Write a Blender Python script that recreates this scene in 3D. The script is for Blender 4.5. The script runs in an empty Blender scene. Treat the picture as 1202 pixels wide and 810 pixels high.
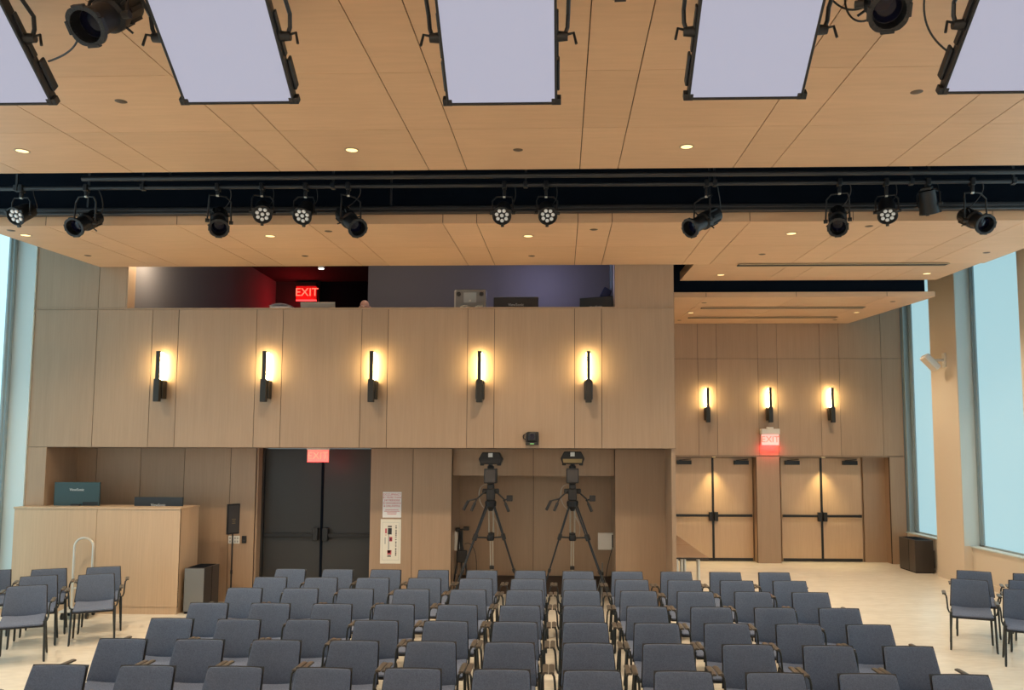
import bpy, bmesh, math, random
from mathutils import Vector, Matrix
random.seed(7)
scene = bpy.context.scene
col = scene.collection
PI = math.pi
ORD = ['first','second','third','fourth','fifth','sixth','seventh','eighth','ninth','tenth','eleventh']

# ------------------------------------------------------------------ camera model
F, CX, CY = 950.0, 630.0, 455.0
YAW, PIT, ROLL, EYE = math.radians(1.8), math.atan(80/950), 0.003, 2.34
fw = Vector((-math.sin(YAW)*math.cos(PIT), math.cos(YAW)*math.cos(PIT), math.sin(PIT)))
r0 = Vector((math.cos(YAW), math.sin(YAW), 0)); u0 = r0.cross(fw)
rt = r0*math.cos(ROLL) + u0*math.sin(ROLL); up = u0*math.cos(ROLL) - r0*math.sin(ROLL)
O = Vector((0, 0, EYE))
def ray(x, y): return fw*F + rt*(x-CX) - up*(y-CY)
def PY(x, y, Y): d = ray(x, y); return O + d*(Y/d.y)
def PZ(x, y, z): d = ray(x, y); return O + d*((z-EYE)/d.z)
def PX(x, y, X): d = ray(x, y); return O + d*(X/d.x)
def PC(x, y, c0, s):                       # on a sloped ceiling z = c0 + s*Y
    d = ray(x, y); t = (c0-EYE)/(d.z - s*d.y); return O + d*t
cam_d = bpy.data.cameras.new('camera'); cam = bpy.data.objects.new('camera', cam_d); col.objects.link(cam)
cam_d.sensor_fit = 'HORIZONTAL'; cam_d.sensor_width = 36; cam_d.lens = F*36/1202
cam_d.shift_x = (601-CX)/1202; cam_d.shift_y = (CY-405)/1202
m = Matrix((rt, up, -fw)).transposed().to_4x4(); m.translation = O
cam.matrix_world = m; cam_d.clip_start = 0.05; scene.camera = cam

# ------------------------------------------------------------------ materials
def mat(name, c, rough=0.5, metal=0.0, spec=0.5, emit=None, es=0.0):
    m = bpy.data.materials.new(name); m.use_nodes = True
    b = m.node_tree.nodes['Principled BSDF']
    b.inputs['Base Color'].default_value = (*c, 1); b.inputs['Roughness'].default_value = rough
    b.inputs['Metallic'].default_value = metal; b.inputs['Specular IOR Level'].default_value = spec
    if emit: b.inputs['Emission Color'].default_value = (*emit, 1); b.inputs['Emission Strength'].default_value = es
    return m
def node(m, t, **kw):
    n = m.node_tree.nodes.new(t)
    for k, v in kw.items(): setattr(n, k, v)
    return n
def ramp(m, fac, c0, c1, p0=0.3, p1=0.7):
    r = node(m, 'ShaderNodeValToRGB'); e = r.color_ramp.elements
    e[0].position, e[1].position = p0, p1; e[0].color = (*c0, 1); e[1].color = (*c1, 1)
    m.node_tree.links.new(fac, r.inputs[0]); return r.outputs[0]
def mixc(m, a, b, f, mode='MIX'):
    n = node(m, 'ShaderNodeMix', data_type='RGBA', blend_type=mode)
    L = m.node_tree.links
    if isinstance(f, float): n.inputs[0].default_value = f
    else: L.new(f, n.inputs[0])
    for i, v in ((6, a), (7, b)):
        if isinstance(v, tuple): n.inputs[i].default_value = (*v, 1)
        else: L.new(v, n.inputs[i])
    return n.outputs[2]
def noise(m, scale3, scale=1.0, detail=4, coord='Object'):
    t = node(m, 'ShaderNodeTexCoord'); mp = node(m, 'ShaderNodeMapping'); nz = node(m, 'ShaderNodeTexNoise')
    mp.inputs['Scale'].default_value = scale3; nz.inputs['Scale'].default_value = scale; nz.inputs['Detail'].default_value = detail
    m.node_tree.links.new(t.outputs[coord], mp.inputs[0]); m.node_tree.links.new(mp.outputs[0], nz.inputs[0])
    return nz.outputs['Fac']
def wood(name, c0, c1, s3, rough=0.45, isl=0.08):
    m = mat(name, c0, rough); b = m.node_tree.nodes['Principled BSDF']
    f1 = noise(m, s3, 1.0, 5); f2 = noise(m, tuple(v*5 for v in s3), 1.0, 3)
    c = ramp(m, f1, c0, c1, .3, .7)
    c = mixc(m, c, ramp(m, f2, tuple(v*.88 for v in c0), c1, .35, .65), .35)
    g = node(m, 'ShaderNodeNewGeometry')
    v = ramp(m, g.outputs['Random Per Island'], (1-isl,)*3, (1+isl*.5,)*3, 0, 1)
    c = mixc(m, c, v, 1.0, 'MULTIPLY')
    m.node_tree.links.new(c, b.inputs['Base Color'])
    return m
M = {}
M['oak'] = wood('oak_panel', (.365,.249,.165), (.405,.281,.189), (9, 9, .35))
M['oak_desk'] = wood('oak_desk', (.56,.39,.255), (.61,.43,.28), (9, 9, .35))
M['ceil'] = wood('ceiling_veneer', (.66,.40,.228), (.70,.43,.25), (.5, 4, 4), .5, .06)
M['door'] = wood('door_veneer', (.52,.36,.235), (.56,.395,.26), (8, 8, .4), .4)
M['gap'] = mat('panel_gap', (.05,.03,.02), .8)
M['black'] = mat('black_void', (.003,.006,.012), .9, spec=.1)
M['bmetal'] = mat('black_metal', (.010,.0105,.013), .45, spec=.4)
M['bsatin'] = mat('black_satin', (.015,.0155,.018), .38, spec=.4)
M['pipe'] = mat('dark_pipe', (.018,.020,.025), .4, .1)
M['plastic'] = mat('black_plastic', (.012,.012,.014), .5)
M['darkdoor'] = mat('charcoal_door', (.026,.026,.028), .45)
M['grey'] = mat('grey_metal', (.20,.20,.20), .4, .3)
M['darkgrey'] = mat('dark_grey_metal', (.05,.045,.045), .35, .2)
M['chrome'] = mat('brushed_steel', (.72,.72,.68), .3, .6)
M['lightleg'] = mat('pale_aluminium', (.45,.42,.37), .4, .5)
M['white'] = mat('white_paint', (.78,.77,.74), .5)
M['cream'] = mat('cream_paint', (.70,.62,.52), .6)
M['jamb'] = mat('daylight_tint_jamb', (.62,.72,.75), .5)  # white paint tinted blue, window daylight put into the colour
M['frame'] = mat('window_frame', (.30,.38,.42), .4, .2)
M['boothwall'] = mat('booth_grey', (.18,.17,.19), .8)
M['boothdark'] = mat('booth_dark', (.03,.025,.03), .9)
M['pane'] = mat('daylit_pane', (.12,.14,.15), .65, spec=.2, emit=(.42,.70,.77), es=.86)
M['pane_fill'] = mat('fill_glow_pane', (.12,.14,.15), .3, emit=(.50,.72,.80), es=3.0)  # for windows out of view, glow raised to add cool side light
M['pane_left'] = mat('bright_pane', (.12,.14,.15), .3, emit=(.44,.70,.76), es=1.5)
M['led'] = mat('led_diffuser', (.12,.12,.14), .5, spec=.2, emit=(.38,.39,.50), es=.95)
M['ledwhite'] = mat('led_lens', (.85,.86,.88), .2)
M['bluelens'] = mat('dark_lens', (.004,.005,.02), .12, spec=.35)
M['tube'] = mat('sconce_tube', (1,.9,.7), .5, emit=(1,.74,.33), es=55)
M['bronze'] = mat('sconce_bronze', (.025,.023,.02), .4, .3)
M['down'] = mat('downlight_lens', (1,.9,.7), .4, emit=(1,.72,.30), es=1.5)
M['trimring'] = mat('downlight_ring', (.45,.33,.2), .4)
M['disc'] = mat('ceiling_disc', (.10,.065,.04), .5)
M['slot'] = mat('slot_black', (.03,.02,.012), .8)
M['exit_red'] = mat('exit_red', (.8,.02,.02), .4, emit=(1,.03,.03), es=5)
M['exit_face'] = mat('exit_face', (.8,.5,.5), .4, emit=(.95,.40,.34), es=.9)
M['exit_face_red'] = mat('exit_face_red', (.8,.3,.3), .4, emit=(.95,.16,.11), es=.95)
M['exit_face_dim'] = mat('exit_face_dark', (.3,.0,.0), .4, emit=(.9,.01,.01), es=.5)
M['exit_body'] = mat('exit_body', (.72,.66,.6), .5)
M['exit_let'] = mat('exit_letters', (.9,.1,.05), .4, emit=(1,.16,.10), es=1.6)
M['exit_hot'] = mat('exit_letters_hot', (1,.4,.3), .4, emit=(1,.10,.06), es=2.4)
M['monitor'] = mat('monitor_back', (.025,.055,.065), .35)
M['monitor2'] = mat('monitor_dark', (.012,.014,.02), .4)
M['logo'] = mat('logo_grey', (.55,.58,.6), .5)
M['paper'] = mat('paper', (.80,.80,.82), .7)
M['card'] = mat('cream_card', (.78,.75,.66), .7)
M['redink'] = mat('red_ink', (.55,.10,.13), .7)
M['blackink'] = mat('black_ink', (.03,.03,.035), .7)
M['greyink'] = mat('grey_ink', (.40,.41,.40), .7)
M['skin'] = mat('skin', (.72,.42,.32), .5)
M['shirt'] = mat('dark_shirt', (.04,.045,.06), .8)
M['trouser'] = mat('trousers', (.02,.02,.025), .8)
M['sticker'] = mat('white_sticker', (.75,.76,.76), .5)
M['gold'] = mat('dull_brass', (.25,.19,.09), .4, .5)
M['tabletop'] = wood('table_laminate', (.21,.12,.07), (.25,.15,.09), (3, .4, 3), .35)
M['armpad'] = mat('arm_pad', (.075,.062,.05), .36)
M['chairleg'] = mat('chair_leg', (.014,.016,.015), .4)
M['shell'] = mat('chair_shell', (.02,.02,.022), .45)
def fabric(name, c):
    m = mat(name, c, .9, spec=.2); b = m.node_tree.nodes['Principled BSDF']
    f = noise(m, (1,1,1), 120, 2); g = noise(m, (1,1,1), 260, 2)
    cc = ramp(m, f, tuple(v*.82 for v in c), tuple(v*1.15 for v in c), .35, .65)
    cc = mixc(m, cc, ramp(m, g, (0,0,0), tuple(v*2.4 for v in c), .66, .76), ramp(m, g, (0,0,0), (1,1,1), .66, .72))
    m.node_tree.links.new(cc, b.inputs['Base Color'])
    return m
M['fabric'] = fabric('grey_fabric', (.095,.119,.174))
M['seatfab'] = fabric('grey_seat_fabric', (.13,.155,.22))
fm = mat('pale_stone_carpet', (.62,.52,.38), .30, spec=.5); M['floor'] = fm
f1 = noise(fm, (.9, 3.2, 1), 1.0, 6); f2 = noise(fm, (5, 14, 1), 1.0, 5)
c = ramp(fm, f1, (.68,.61,.49), (.80,.74,.63), .35, .68)
c = mixc(fm, c, ramp(fm, f2, (.62,.57,.49), (.82,.77,.68), .4, .62), .4)
fm.node_tree.links.new(c, fm.node_tree.nodes['Principled BSDF'].inputs['Base Color'])

# ------------------------------------------------------------------ mesh helpers
class MB:
    def __init__(s): s.bm = bmesh.new(); s.T = Matrix.Identity(4)
    def _v(s, p): return s.bm.verts.new(s.T @ Vector(p))
    def face(s, vs, mi=0):
        try: f = s.bm.faces.new(vs); f.material_index = mi
        except ValueError: pass
    def hexa(s, P8, mi=0):            # bottom 4 ccw, top 4 ccw
        v = [s._v(p) for p in P8]
        for q in ((3,2,1,0),(4,5,6,7),(0,1,5,4),(1,2,6,5),(2,3,7,6),(3,0,4,7)): s.face([v[i] for i in q], mi)
        return s
    def box(s, x0, x1, y0, y1, z0, z1, mi=0):
        return s.hexa([(x0,y0,z0),(x1,y0,z0),(x1,y1,z0),(x0,y1,z0),(x0,y0,z1),(x1,y0,z1),(x1,y1,z1),(x0,y1,z1)], mi)
    def cbox(s, c, d, mi=0):
        return s.box(c[0]-d[0]/2, c[0]+d[0]/2, c[1]-d[1]/2, c[1]+d[1]/2, c[2]-d[2]/2, c[2]+d[2]/2, mi)
    def prism(s, poly, a0, a1, axis='y', mi=0):   # poly of (u,v)
        f = {'y': lambda u,v,a: (u,a,v), 'x': lambda u,v,a: (a,u,v), 'z': lambda u,v,a: (u,v,a)}[axis]
        A = [s._v(f(u,v,a0)) for u,v in poly]; B = [s._v(f(u,v,a1)) for u,v in poly]; n = len(poly)
        s.face(A[::-1], mi); s.face(B, mi)
        for i in range(n): s.face([A[i],A[(i+1)%n],B[(i+1)%n],B[i]], mi)
        return s
    def tube(s, pts, r, seg=8, mi=0, cap=True):
        pts = [Vector(p) for p in pts]; n = len(pts); rings = []; ref = None
        for i, p in enumerate(pts):
            t = (pts[min(i+1,n-1)] - pts[max(i-1,0)]).normalized()
            if ref is None: ref = Vector((0,0,1)) if abs(t.z) < .9 else Vector((1,0,0))
            a = t.cross(ref).normalized(); b = a.cross(t).normalized(); ref = b
            rr = r[i] if isinstance(r, (list,tuple)) else r
            rings.append([s._v(p + (a*math.cos(k*2*PI/seg) + b*math.sin(k*2*PI/seg))*rr) for k in range(seg)])
        for A, B in zip(rings, rings[1:]):
            for k in range(seg): s.face([A[k],A[(k+1)%seg],B[(k+1)%seg],B[k]], mi)
        if cap: s.face(rings[0][::-1], mi); s.face(rings[-1], mi)
        return s
    def lathe(s, prof, seg=20, mi=0, rot=0):        # prof (r,z) about local z
        rings = []
        for r, z in prof:
            rings.append([s._v((max(r,1e-4)*math.cos(k*2*PI/seg+rot), max(r,1e-4)*math.sin(k*2*PI/seg+rot), z)) for k in range(seg)])
        for A, B in zip(rings, rings[1:]):
            for k in range(seg): s.face([A[k],A[(k+1)%seg],B[(k+1)%seg],B[k]], mi)
        s.face(rings[0][::-1], mi); s.face(rings[-1], mi)
        return s
    def grid(s, fn, nu, nv, th, mi=0):   # solid sheet: fn(u,v)->(point, normal)
        A = [[None]*(nv+1) for _ in range(nu+1)]; B = [[None]*(nv+1) for _ in range(nu+1)]
        for i in range(nu+1):
            for j in range(nv+1):
                p, n = fn(i/nu, j/nv); p = Vector(p); n = Vector(n).normalized()
                A[i][j] = s._v(p); B[i][j] = s._v(p - n*th)
        for i in range(nu):
            for j in range(nv):
                s.face([A[i][j],A[i+1][j],A[i+1][j+1],A[i][j+1]], mi); s.face([B[i][j],B[i][j+1],B[i+1][j+1],B[i+1][j]], mi)
        for i in range(nu):
            s.face([A[i][0],B[i][0],B[i+1][0],A[i+1][0]], mi); s.face([A[i][nv],A[i+1][nv],B[i+1][nv],B[i][nv]], mi)
        for j in range(nv):
            s.face([A[0][j],A[0][j+1],B[0][j+1],B[0][j]], mi); s.face([A[nu][j],B[nu][j],B[nu][j+1],A[nu][j+1]], mi)
        return s
    def build(s, name, mats, parent=None, bevel=0, smooth=True, ang=35, sub=0):
        bmesh.ops.recalc_face_normals(s.bm, faces=s.bm.faces)
        me = bpy.data.meshes.new(name); s.bm.to_mesh(me); s.bm.free()
        for mm in (mats if isinstance(mats, (list,tuple)) else [mats]): me.materials.append(M[mm] if isinstance(mm, str) else mm)
        if smooth:
            for p in me.polygons: p.use_smooth = True
            me.set_sharp_from_angle(angle=math.radians(ang))
        o = bpy.data.objects.new(name, me); col.objects.link(o)
        if parent: o.parent = parent
        if bevel:
            b = o.modifiers.new('bevel', 'BEVEL'); b.width = bevel; b.segments = 2; b.limit_method = 'ANGLE'; b.angle_limit = .6
        if sub:
            b = o.modifiers.new('sub', 'SUBSURF'); b.levels = sub; b.render_levels = sub
        return o
def axis_mat(a, loc=(0,0,0), upv=(0,0,1)):      # local z -> a
    a = Vector(a).normalized(); u = Vector(upv)
    if abs(a.dot(u)) > .98: u = Vector((0,1,0))
    x = u.cross(a).normalized(); y = a.cross(x)
    m = Matrix((x, y, a)).transposed().to_4x4(); m.translation = Vector(loc); return m
def bez(p0, p1, p2, p3, n=14):
    p0,p1,p2,p3 = map(Vector, (p0,p1,p2,p3))
    return [p0*(1-t)**3 + p1*3*t*(1-t)**2 + p2*3*t*t*(1-t) + p3*t**3 for t in [i/n for i in range(n+1)]]
def tag(o, label, cat, group=None):
    o['label'] = label; o['category'] = cat
    if group: o['group'] = group
    return o
def thing(name, label, cat, loc=(0,0,0), rz=0, group=None):
    o = bpy.data.objects.new(name, None); col.objects.link(o); o.location = loc; o.rotation_euler = (0,0,rz)
    o.empty_display_size = .1
    return tag(o, label, cat, group)
def struct(o): o['kind'] = 'structure'; return o
def dup(root, loc=None, rz=None, label=None, parent=None):
    kids = [c for c in root.children]
    r = root.copy(); col.objects.link(r)
    if parent: r.parent = parent
    if loc is not None: r.location = loc
    if rz is not None: r.rotation_euler = (0,0,rz)
    if label: r['label'] = label
    for ch in kids: dup(ch, parent=r)
    return r
def text(name, body, size, material, parent=None, loc=(0,0,0), rot=(PI/2,0,0), ext=.002, align='CENTER'):
    cu = bpy.data.curves.new(name, 'FONT'); cu.body = body; cu.size = size; cu.extrude = ext; cu.align_x = align; cu.align_y = 'CENTER'; cu.resolution_u = 3
    t = bpy.data.objects.new(name, cu); col.objects.link(t)
    bpy.context.view_layer.update()
    me = bpy.data.meshes.new_from_object(t.evaluated_get(bpy.context.evaluated_depsgraph_get()))
    bpy.data.objects.remove(t); bpy.data.curves.remove(cu)
    me.materials.clear(); me.materials.append(M[material])
    o = bpy.data.objects.new(name, me); col.objects.link(o); o.location = loc; o.rotation_euler = rot
    if parent: o.parent = parent
    return o
def lamp(name, kind, loc, color, energy, parent=None, **kw):
    d = bpy.data.lights.new(name, kind); d.color = color; d.energy = energy
    for k, v in kw.items(): setattr(d, k, v)
    o = bpy.data.objects.new(name, d); col.objects.link(o); o.location = loc
    if parent: o.parent = parent
    return o

# ------------------------------------------------------------------ the room shell
W, YL, YB = 12.2, 13.0, 18.2        # balcony front, wall beneath it, far back wall
XL, XR = -8.2, 7.57
YF = -4.0
BX1 = 1.70                           # right end of the balcony
BOT, TOP = 2.45, 4.60                # balcony parapet
DECK = 6.9
G = .006
struct(MB().box(XL-.5, XR+.5, YF-.2, 19.2, -.15, 0).build('floor', 'floor'))
struct(MB().box(XL-.6, XR+.6, YF-.2, 19.2, DECK, DECK+.1).build('ceiling', 'black'))
xs_grid = [-7.2, -6.33, -5.92, -4.70, -4.29, -3.07, -2.66, -1.44, -1.03, .19, .60, 1.83, 2.24, 3.46, 3.87, 5.09, 5.50, 6.35]
def cloud(name, xs, ys, zf, th, seam='gap'):
    b = MB()
    for x0, x1 in zip(xs, xs[1:]):
        for y0, y1 in zip(ys, ys[1:]):
            g = .0042
            b.hexa([(x0+g,y0+g*.5,zf(y0)),(x1-g,y0+g*.5,zf(y0)),(x1-g,y1-g*.5,zf(y1)),(x0+g,y1-g*.5,zf(y1)),
                    (x0+g,y0+g*.5,zf(y0)+th),(x1-g,y0+g*.5,zf(y0)+th),(x1-g,y1-g*.5,zf(y1)+th),(x0+g,y1-g*.5,zf(y1)+th)], 0)
    a0, a1, c0, c1 = xs[0]+.01, xs[-1]-.01, ys[0]+.004, ys[-1]-.004
    b.hexa([(a0,c0,zf(c0)+.012),(a1,c0,zf(c0)+.012),(a1,c1,zf(c1)+.012),(a0,c1,zf(c1)+.012),
            (a0,c0,zf(c0)+th-.01),(a1,c0,zf(c0)+th-.01),(a1,c1,zf(c1)+th-.01),(a0,c1,zf(c1)+th-.01)], 1)
    return struct(b.build(name, ['ceil', 'gap'], smooth=False))
S1 = .045
D1 = 8.5; zc1 = PY(600, 199, D1).z
C1 = zc1 - S1*D1; c1 = lambda y: C1 + S1*y
C2 = PY(500, 312, W).z - S1*W; c2 = lambda y: C2 + S1*y
D2 = PC(600, 262, C2, S1).y
D2b = 13.64
cloud('ceiling', xs_grid, [-3.9, -1.4, -.2, 1.08, 2.32, 3.56, 4.80, 6.04, 7.27, D1], c1, .14)
cloud('ceiling', xs_grid, [D2, 10.87, W-.01], c2, .15)
cloud('ceiling', [2.0, 3.46, 3.87, 5.09, 5.50, 6.30], [W-.01, D2b], c2, .15)
# far right ceiling raft
D3 = 13.95
z3a = PY(1000, 348.5, D3).z; z3b = PY(900, 380, YB).z
S3 = (z3b-z3a)/(YB-D3); C3 = z3a - S3*D3; c3 = lambda y: C3 + S3*y
cloud('ceiling', [1.72, 2.5, 4.05, 5.6, 6.42], [D3, 15.6, YB-.02], c3, .09)
# black masking between the rafts
struct(MB().box(XL, XR+.1, D2+.06, D2+.10, c2(D2)+.16, DECK-.01).build('trim_1', 'black'))
struct(MB().box(BX1+.03, 6.27, D3+.06, D3+.10, c3(D3)+.10, DECK-.01).build('trim_2', 'black'))
struct(MB().box(BX1+.02, BX1+.04, W+.06, D3, c3(D3)+.2, DECK-.01).build('trim_3', 'black'))

def panels(name, xs, zs, y, mats=('oak','gap'), th=.03, back=.06, skip=()):
    b = MB()
    for i, (x0, x1) in enumerate(zip(xs, xs[1:])):
        for j, (z0, z1) in enumerate(zip(zs, zs[1:])):
            if (i, j) in skip: continue
            b.box(x0+G*.7, x1-G*.7, y, y+th, z0+G*.6, z1-G*.6, 0)
            b.box(x0, x1, y+.012, y+back, z0, z1, 1)
    return struct(b.build(name, list(mats), smooth=False))
# balcony parapet and the wood beside its opening
bx = [XL, -7.2, -6.33, -5.92, -4.70, -4.29, -3.07, -2.66, -1.44, -1.03, .19, .60, BX1]
panels('wall_balcony', bx, [BOT, TOP-.02], W)
struct(MB().box(XL, BX1, W-.012, W+.16, TOP-.02, TOP).build('trim_4', 'oak'))         # parapet cap
ox = PY(148.5, 340, W).x
panels('wall_balcony_left', [XL, -7.2, ox], [TOP, DECK], W)
panels('wall_balcony_right', [.80, BX1], [TOP, DECK], W)
struct(MB().box(ox, ox+.02, W-.0, W+.22, TOP, DECK).build('trim_5', 'oak'))
struct(MB().box(.80, .83, W+.03, W+.35, TOP, DECK).build('trim_6', 'oak'))
struct(MB().box(XL, BX1, W+.02, YL+.5, BOT, BOT+.06).build('trim_7', 'oak'))            # soffit under the balcony
# lower wall
dx0, dx1 = PY(310, 600, 13.25).x, PY(437, 600, 13.25).x
ax0, ax1 = PY(530, 600, YL).x, PY(722, 600, YL).x
panels('wall_lower_left', [PY(53, 560, W).x-.1, -7.57, -6.84, -6.12, -5.36, dx0-.06], [0, BOT], YL)
panels('wall_lower_middle', [dx1+.02, PY(484, 600, YL).x, ax0], [0, BOT], YL)
panels('wall_lower_right', [ax1, BX1], [0, BOT], YL)
hz = PY(626, 559, 13.1).z
panels('wall_alcove_header', [ax0, PY(626, 540, 13.1).x, ax1], [hz, BOT], 13.1)
panels('wall_alcove', [ax0-.02, PY(626, 620, 14.0).x, ax1+.02], [.3, BOT], 14.0)
struct(MB().box(ax0, ax1, 13.96, 14.06, 0, .30).build('baseboard_alcove', 'gap'))
struct(MB().box(ax0-.04, ax0, YL+.06, 14.0, 0, BOT).build('wall_alcove_left', 'oak'))
struct(MB().box(ax1, ax1+.04, YL+.06, 14.0, 0, BOT).build('wall_alcove_right', 'oak'))
struct(MB().box(dx0-.09, dx0-.03, YL+.03, 13.3, 0, BOT).build('trim_8', 'oak'))
# pillar at the left end under the balcony
struct(MB().box(XL, PY(53, 560, W).x, W, YL+.05, PY(212,596,11.95).z, BOT-.002).build('wall_pillar', 'oak', bevel=.004))
# side of the balcony block, down to the back wall
struct(MB().box(BX1-.06, BX1, W+.05, YB, 0, DECK).build('wall_balcony_side', 'oak', smooth=False))

# back right wall
s18 = lambda px: PY(px, 450, YB).x
rx = [BX1] + [s18(p) for p in (819.4, 841.5, 890, 912.7, 962.9, 985.6, 1035)] + [XR]
zs_top = PY(900, 421, YB).z; zs_bot = PY(900, 535, YB).z
panels('wall_back', rx, [zs_bot, zs_top, DECK], YB)
n0, n1, n2, n3 = s18(788), s18(886), s18(913), s18(1041)
ND = 18.5
for i, (a, b_) in enumerate(((BX1, n0), (n1, n2), (n3, XR))):
    panels('wall_back_pier', [a, b_], [0, zs_bot-.015], YB)
struct(MB().box(BX1, XR, YB+.02, ND+.15, zs_bot-.03, zs_bot).build('trim_9', 'oak'))
for x in (n0-.03, n1, n2-.03, n3):
    struct(MB().box(x, x+.03, YB+.06, ND+.1, 0, zs_bot).build('trim_10', 'oak'))
d18 = lambda px: PY(px, 600, ND).x
struct(MB().box(n0, n1, ND+.06, ND+.12, 0, zs_bot).build('wall_niche', 'oak'))
struct(MB().box(n2, n3, ND+.06, ND+.12, 0, zs_bot).build('wall_niche', 'oak'))
struct(MB().box(d18(1014), n3, ND-.01, ND+.06, 0, zs_bot).build('wall_niche', 'oak'))
# door leaves
def wood_door(num, x0, x1, hinge_left):
    zt = zs_bot-.05
    b = MB().box(x0+.006, x1-.006, ND, ND+.05, .01, zt)
    d = struct(b.build('door_%d' % num, 'door', bevel=.003))
    MB().box(x0+.02, x1-.02, ND-.006, ND, .012, .075).build('kick_strip', 'bsatin', d)
    bz = PY(840, 605, ND).z
    b = MB().box(x0+.03, x1-.03, ND-.07, ND-.035, bz-.028, bz+.028)
    e = x1-.03 if hinge_left else x0+.03
    b.box(x0+.03, x0+.08, ND-.05, ND, bz-.03, bz+.03).box(x1-.08, x1-.03, ND-.05, ND, bz-.03, bz+.03)
    b.build('panic_bar', 'bmetal', d, bevel=.006)
    lx = x1-.10 if hinge_left else x0+.02
    MB().box(lx, lx+.08, ND-.085, ND, bz-.12, bz+.08).build('latch_case', 'bmetal', d, bevel=.006)
    cx = (x0+.09) if hinge_left else (x1-.09-.33)
    cl = MB().box(cx, cx+.33, ND-.07, ND, zt-.15, zt-.06).build('door_closer', 'bsatin', d, bevel=.006)
    MB().tube([(cx+.05, ND-.05, zt-.055), (cx+.2, ND-.12, zt-.04), (cx+.32, ND-.02, zt-.03)], .008, 6).build('closer_arm', 'bmetal', cl)
    ax = x1-.03 if hinge_left else x0
    if hinge_left: MB().box(x1-.025, x1+.025, ND-.012, ND, .01, zt).build('astragal', 'bmetal', d)
    return d
A = [d18(p) for p in (790, 837, 884, 917, 964.5, 1012)]
wood_door(1, A[0], A[1], True); wood_door(2, A[1], A[2], False)
wood_door(3, A[3], A[4], True); wood_door(4, A[4], A[5], False)
# charcoal double door beneath the balcony
def dark_door(num, x0, x1, left):
    y = 13.25
    d = struct(MB().box(x0+.004, x1-.004, y, y+.05, .01, BOT-.01).build('door_%d' % num, 'darkdoor', bevel=.003))
    bz = PY(380, 628, y).z
    b = MB().box(x0+.02, x1-.06, y-.06, y-.025, bz-.03, bz+.03) if left else MB().box(x0+.06, x1-.02, y-.06, y-.025, bz-.03, bz+.03)
    b.build('panic_bar', 'bmetal', d, bevel=.006)
    lx = x1-.13 if left else x0+.035
    MB().box(lx, lx+.09, y-.09, y, bz-.09, bz+.12).build('latch_case', 'bsatin', d, bevel=.012)
    if left: MB().box(x1-.02, x1+.02, y-.014, y, .01, BOT-.01).build('astragal', 'black', d)
dm = PY(378, 600, 13.25).x
dark_door(5, dx0, dm, True); dark_door(6, dm, dx1, False)
struct(MB().box(dx0-.06, dx0, 13.2, 13.35, 0, BOT).build('trim_11', 'darkdoor'))

# right window wall
def windows_wall(side, piers, last, glassX, wallX, sillz, pierX, start):
    s = 1 if side == 'right' else -1
    mb = MB()
    lo, hi = min(wallX, wallX+s*.5), max(wallX, wallX+s*.5)
    mb.box(lo, hi, YF, last, 0, sillz-.02)
    struct(mb.build('wall_'+side, 'cream'))
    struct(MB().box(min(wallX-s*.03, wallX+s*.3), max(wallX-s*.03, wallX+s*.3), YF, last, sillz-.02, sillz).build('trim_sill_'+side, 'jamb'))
    struct(MB().box(wallX-s*.012 if s > 0 else wallX, wallX if s > 0 else wallX+.012, YF, last, 0, .10).build('baseboard_'+side, 'cream'))
    for y0, y1 in piers:
        b = MB().box(min(pierX, pierX+s*.6), max(pierX, pierX+s*.6), y0, y1, 0, DECK-.01)
        struct(b.build('wall_pier_'+side, ['cream'], bevel=.004))
        # pier sides toward the windows, blue daylight put into their colour
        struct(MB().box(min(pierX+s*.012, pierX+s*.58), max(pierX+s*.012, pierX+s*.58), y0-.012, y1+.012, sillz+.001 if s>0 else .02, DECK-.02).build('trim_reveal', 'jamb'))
        struct(MB().box(min(pierX-s*.012, pierX), max(pierX-s*.012, pierX), y0, y1, 0, .10).build('baseboard_pier', 'cream'))
windows_wall('right', [(15.38,16.45),(12.6,13.25),(10.0,10.65),(7.4,8.05),(4.8,5.45),(2.2,2.85)], YB, 7.72, XR, .70, 7.42, 0)
windows_wall('left', [(8.85,9.5),(6.2,6.85),(3.6,4.25),(1.0,1.65)], W, -8.47, -8.22, .12, -8.12, 0)
struct(MB().box(XR+.02, XR+.5, 18.11, YB+.4, .70, DECK-.01).build('wall_corner_right', 'frame'))
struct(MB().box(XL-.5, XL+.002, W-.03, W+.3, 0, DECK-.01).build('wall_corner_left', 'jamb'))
wn = [0]
def window(gx, y0, y1, z0, s, handle=False, pm='pane'):
    wn[0] += 1
    z1 = DECK-.02; b = MB()
    for a, w in ((y0, .05), (y1-.06, .06), (y1-.15, .06)): b.box(min(gx, gx+s*.07)-.0, max(gx, gx+s*.07), a, a+w, z0, z1)
    b.box(min(gx-s*.0, gx+s*.07), max(gx, gx+s*.07), y0, y1, z0, z0+.03)
    w = struct(b.build('window_%d' % wn[0], 'frame', bevel=.004))
    struct(MB().box(min(gx+s*.03, gx+s*.05), max(gx+s*.03, gx+s*.05), y0+.02, y1-.02, z0+.01, z1).build('pane', pm, w))
    if handle:
        MB().box(gx-.05, gx, y0+.05, y0+.13, z0, z1).build('side_channel', 'white', w, bevel=.004)
        for zz in (2.35, 3.6): MB().cbox((gx-.06, y0+.14, zz), (.05, .03, .09)).build('handle', 'frame', w, bevel=.005)
        MB().cbox((gx-.05, y0+.11, 4.2), (.09, .12, .12)).build('bracket', 'white', w, bevel=.01)
    return w
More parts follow.
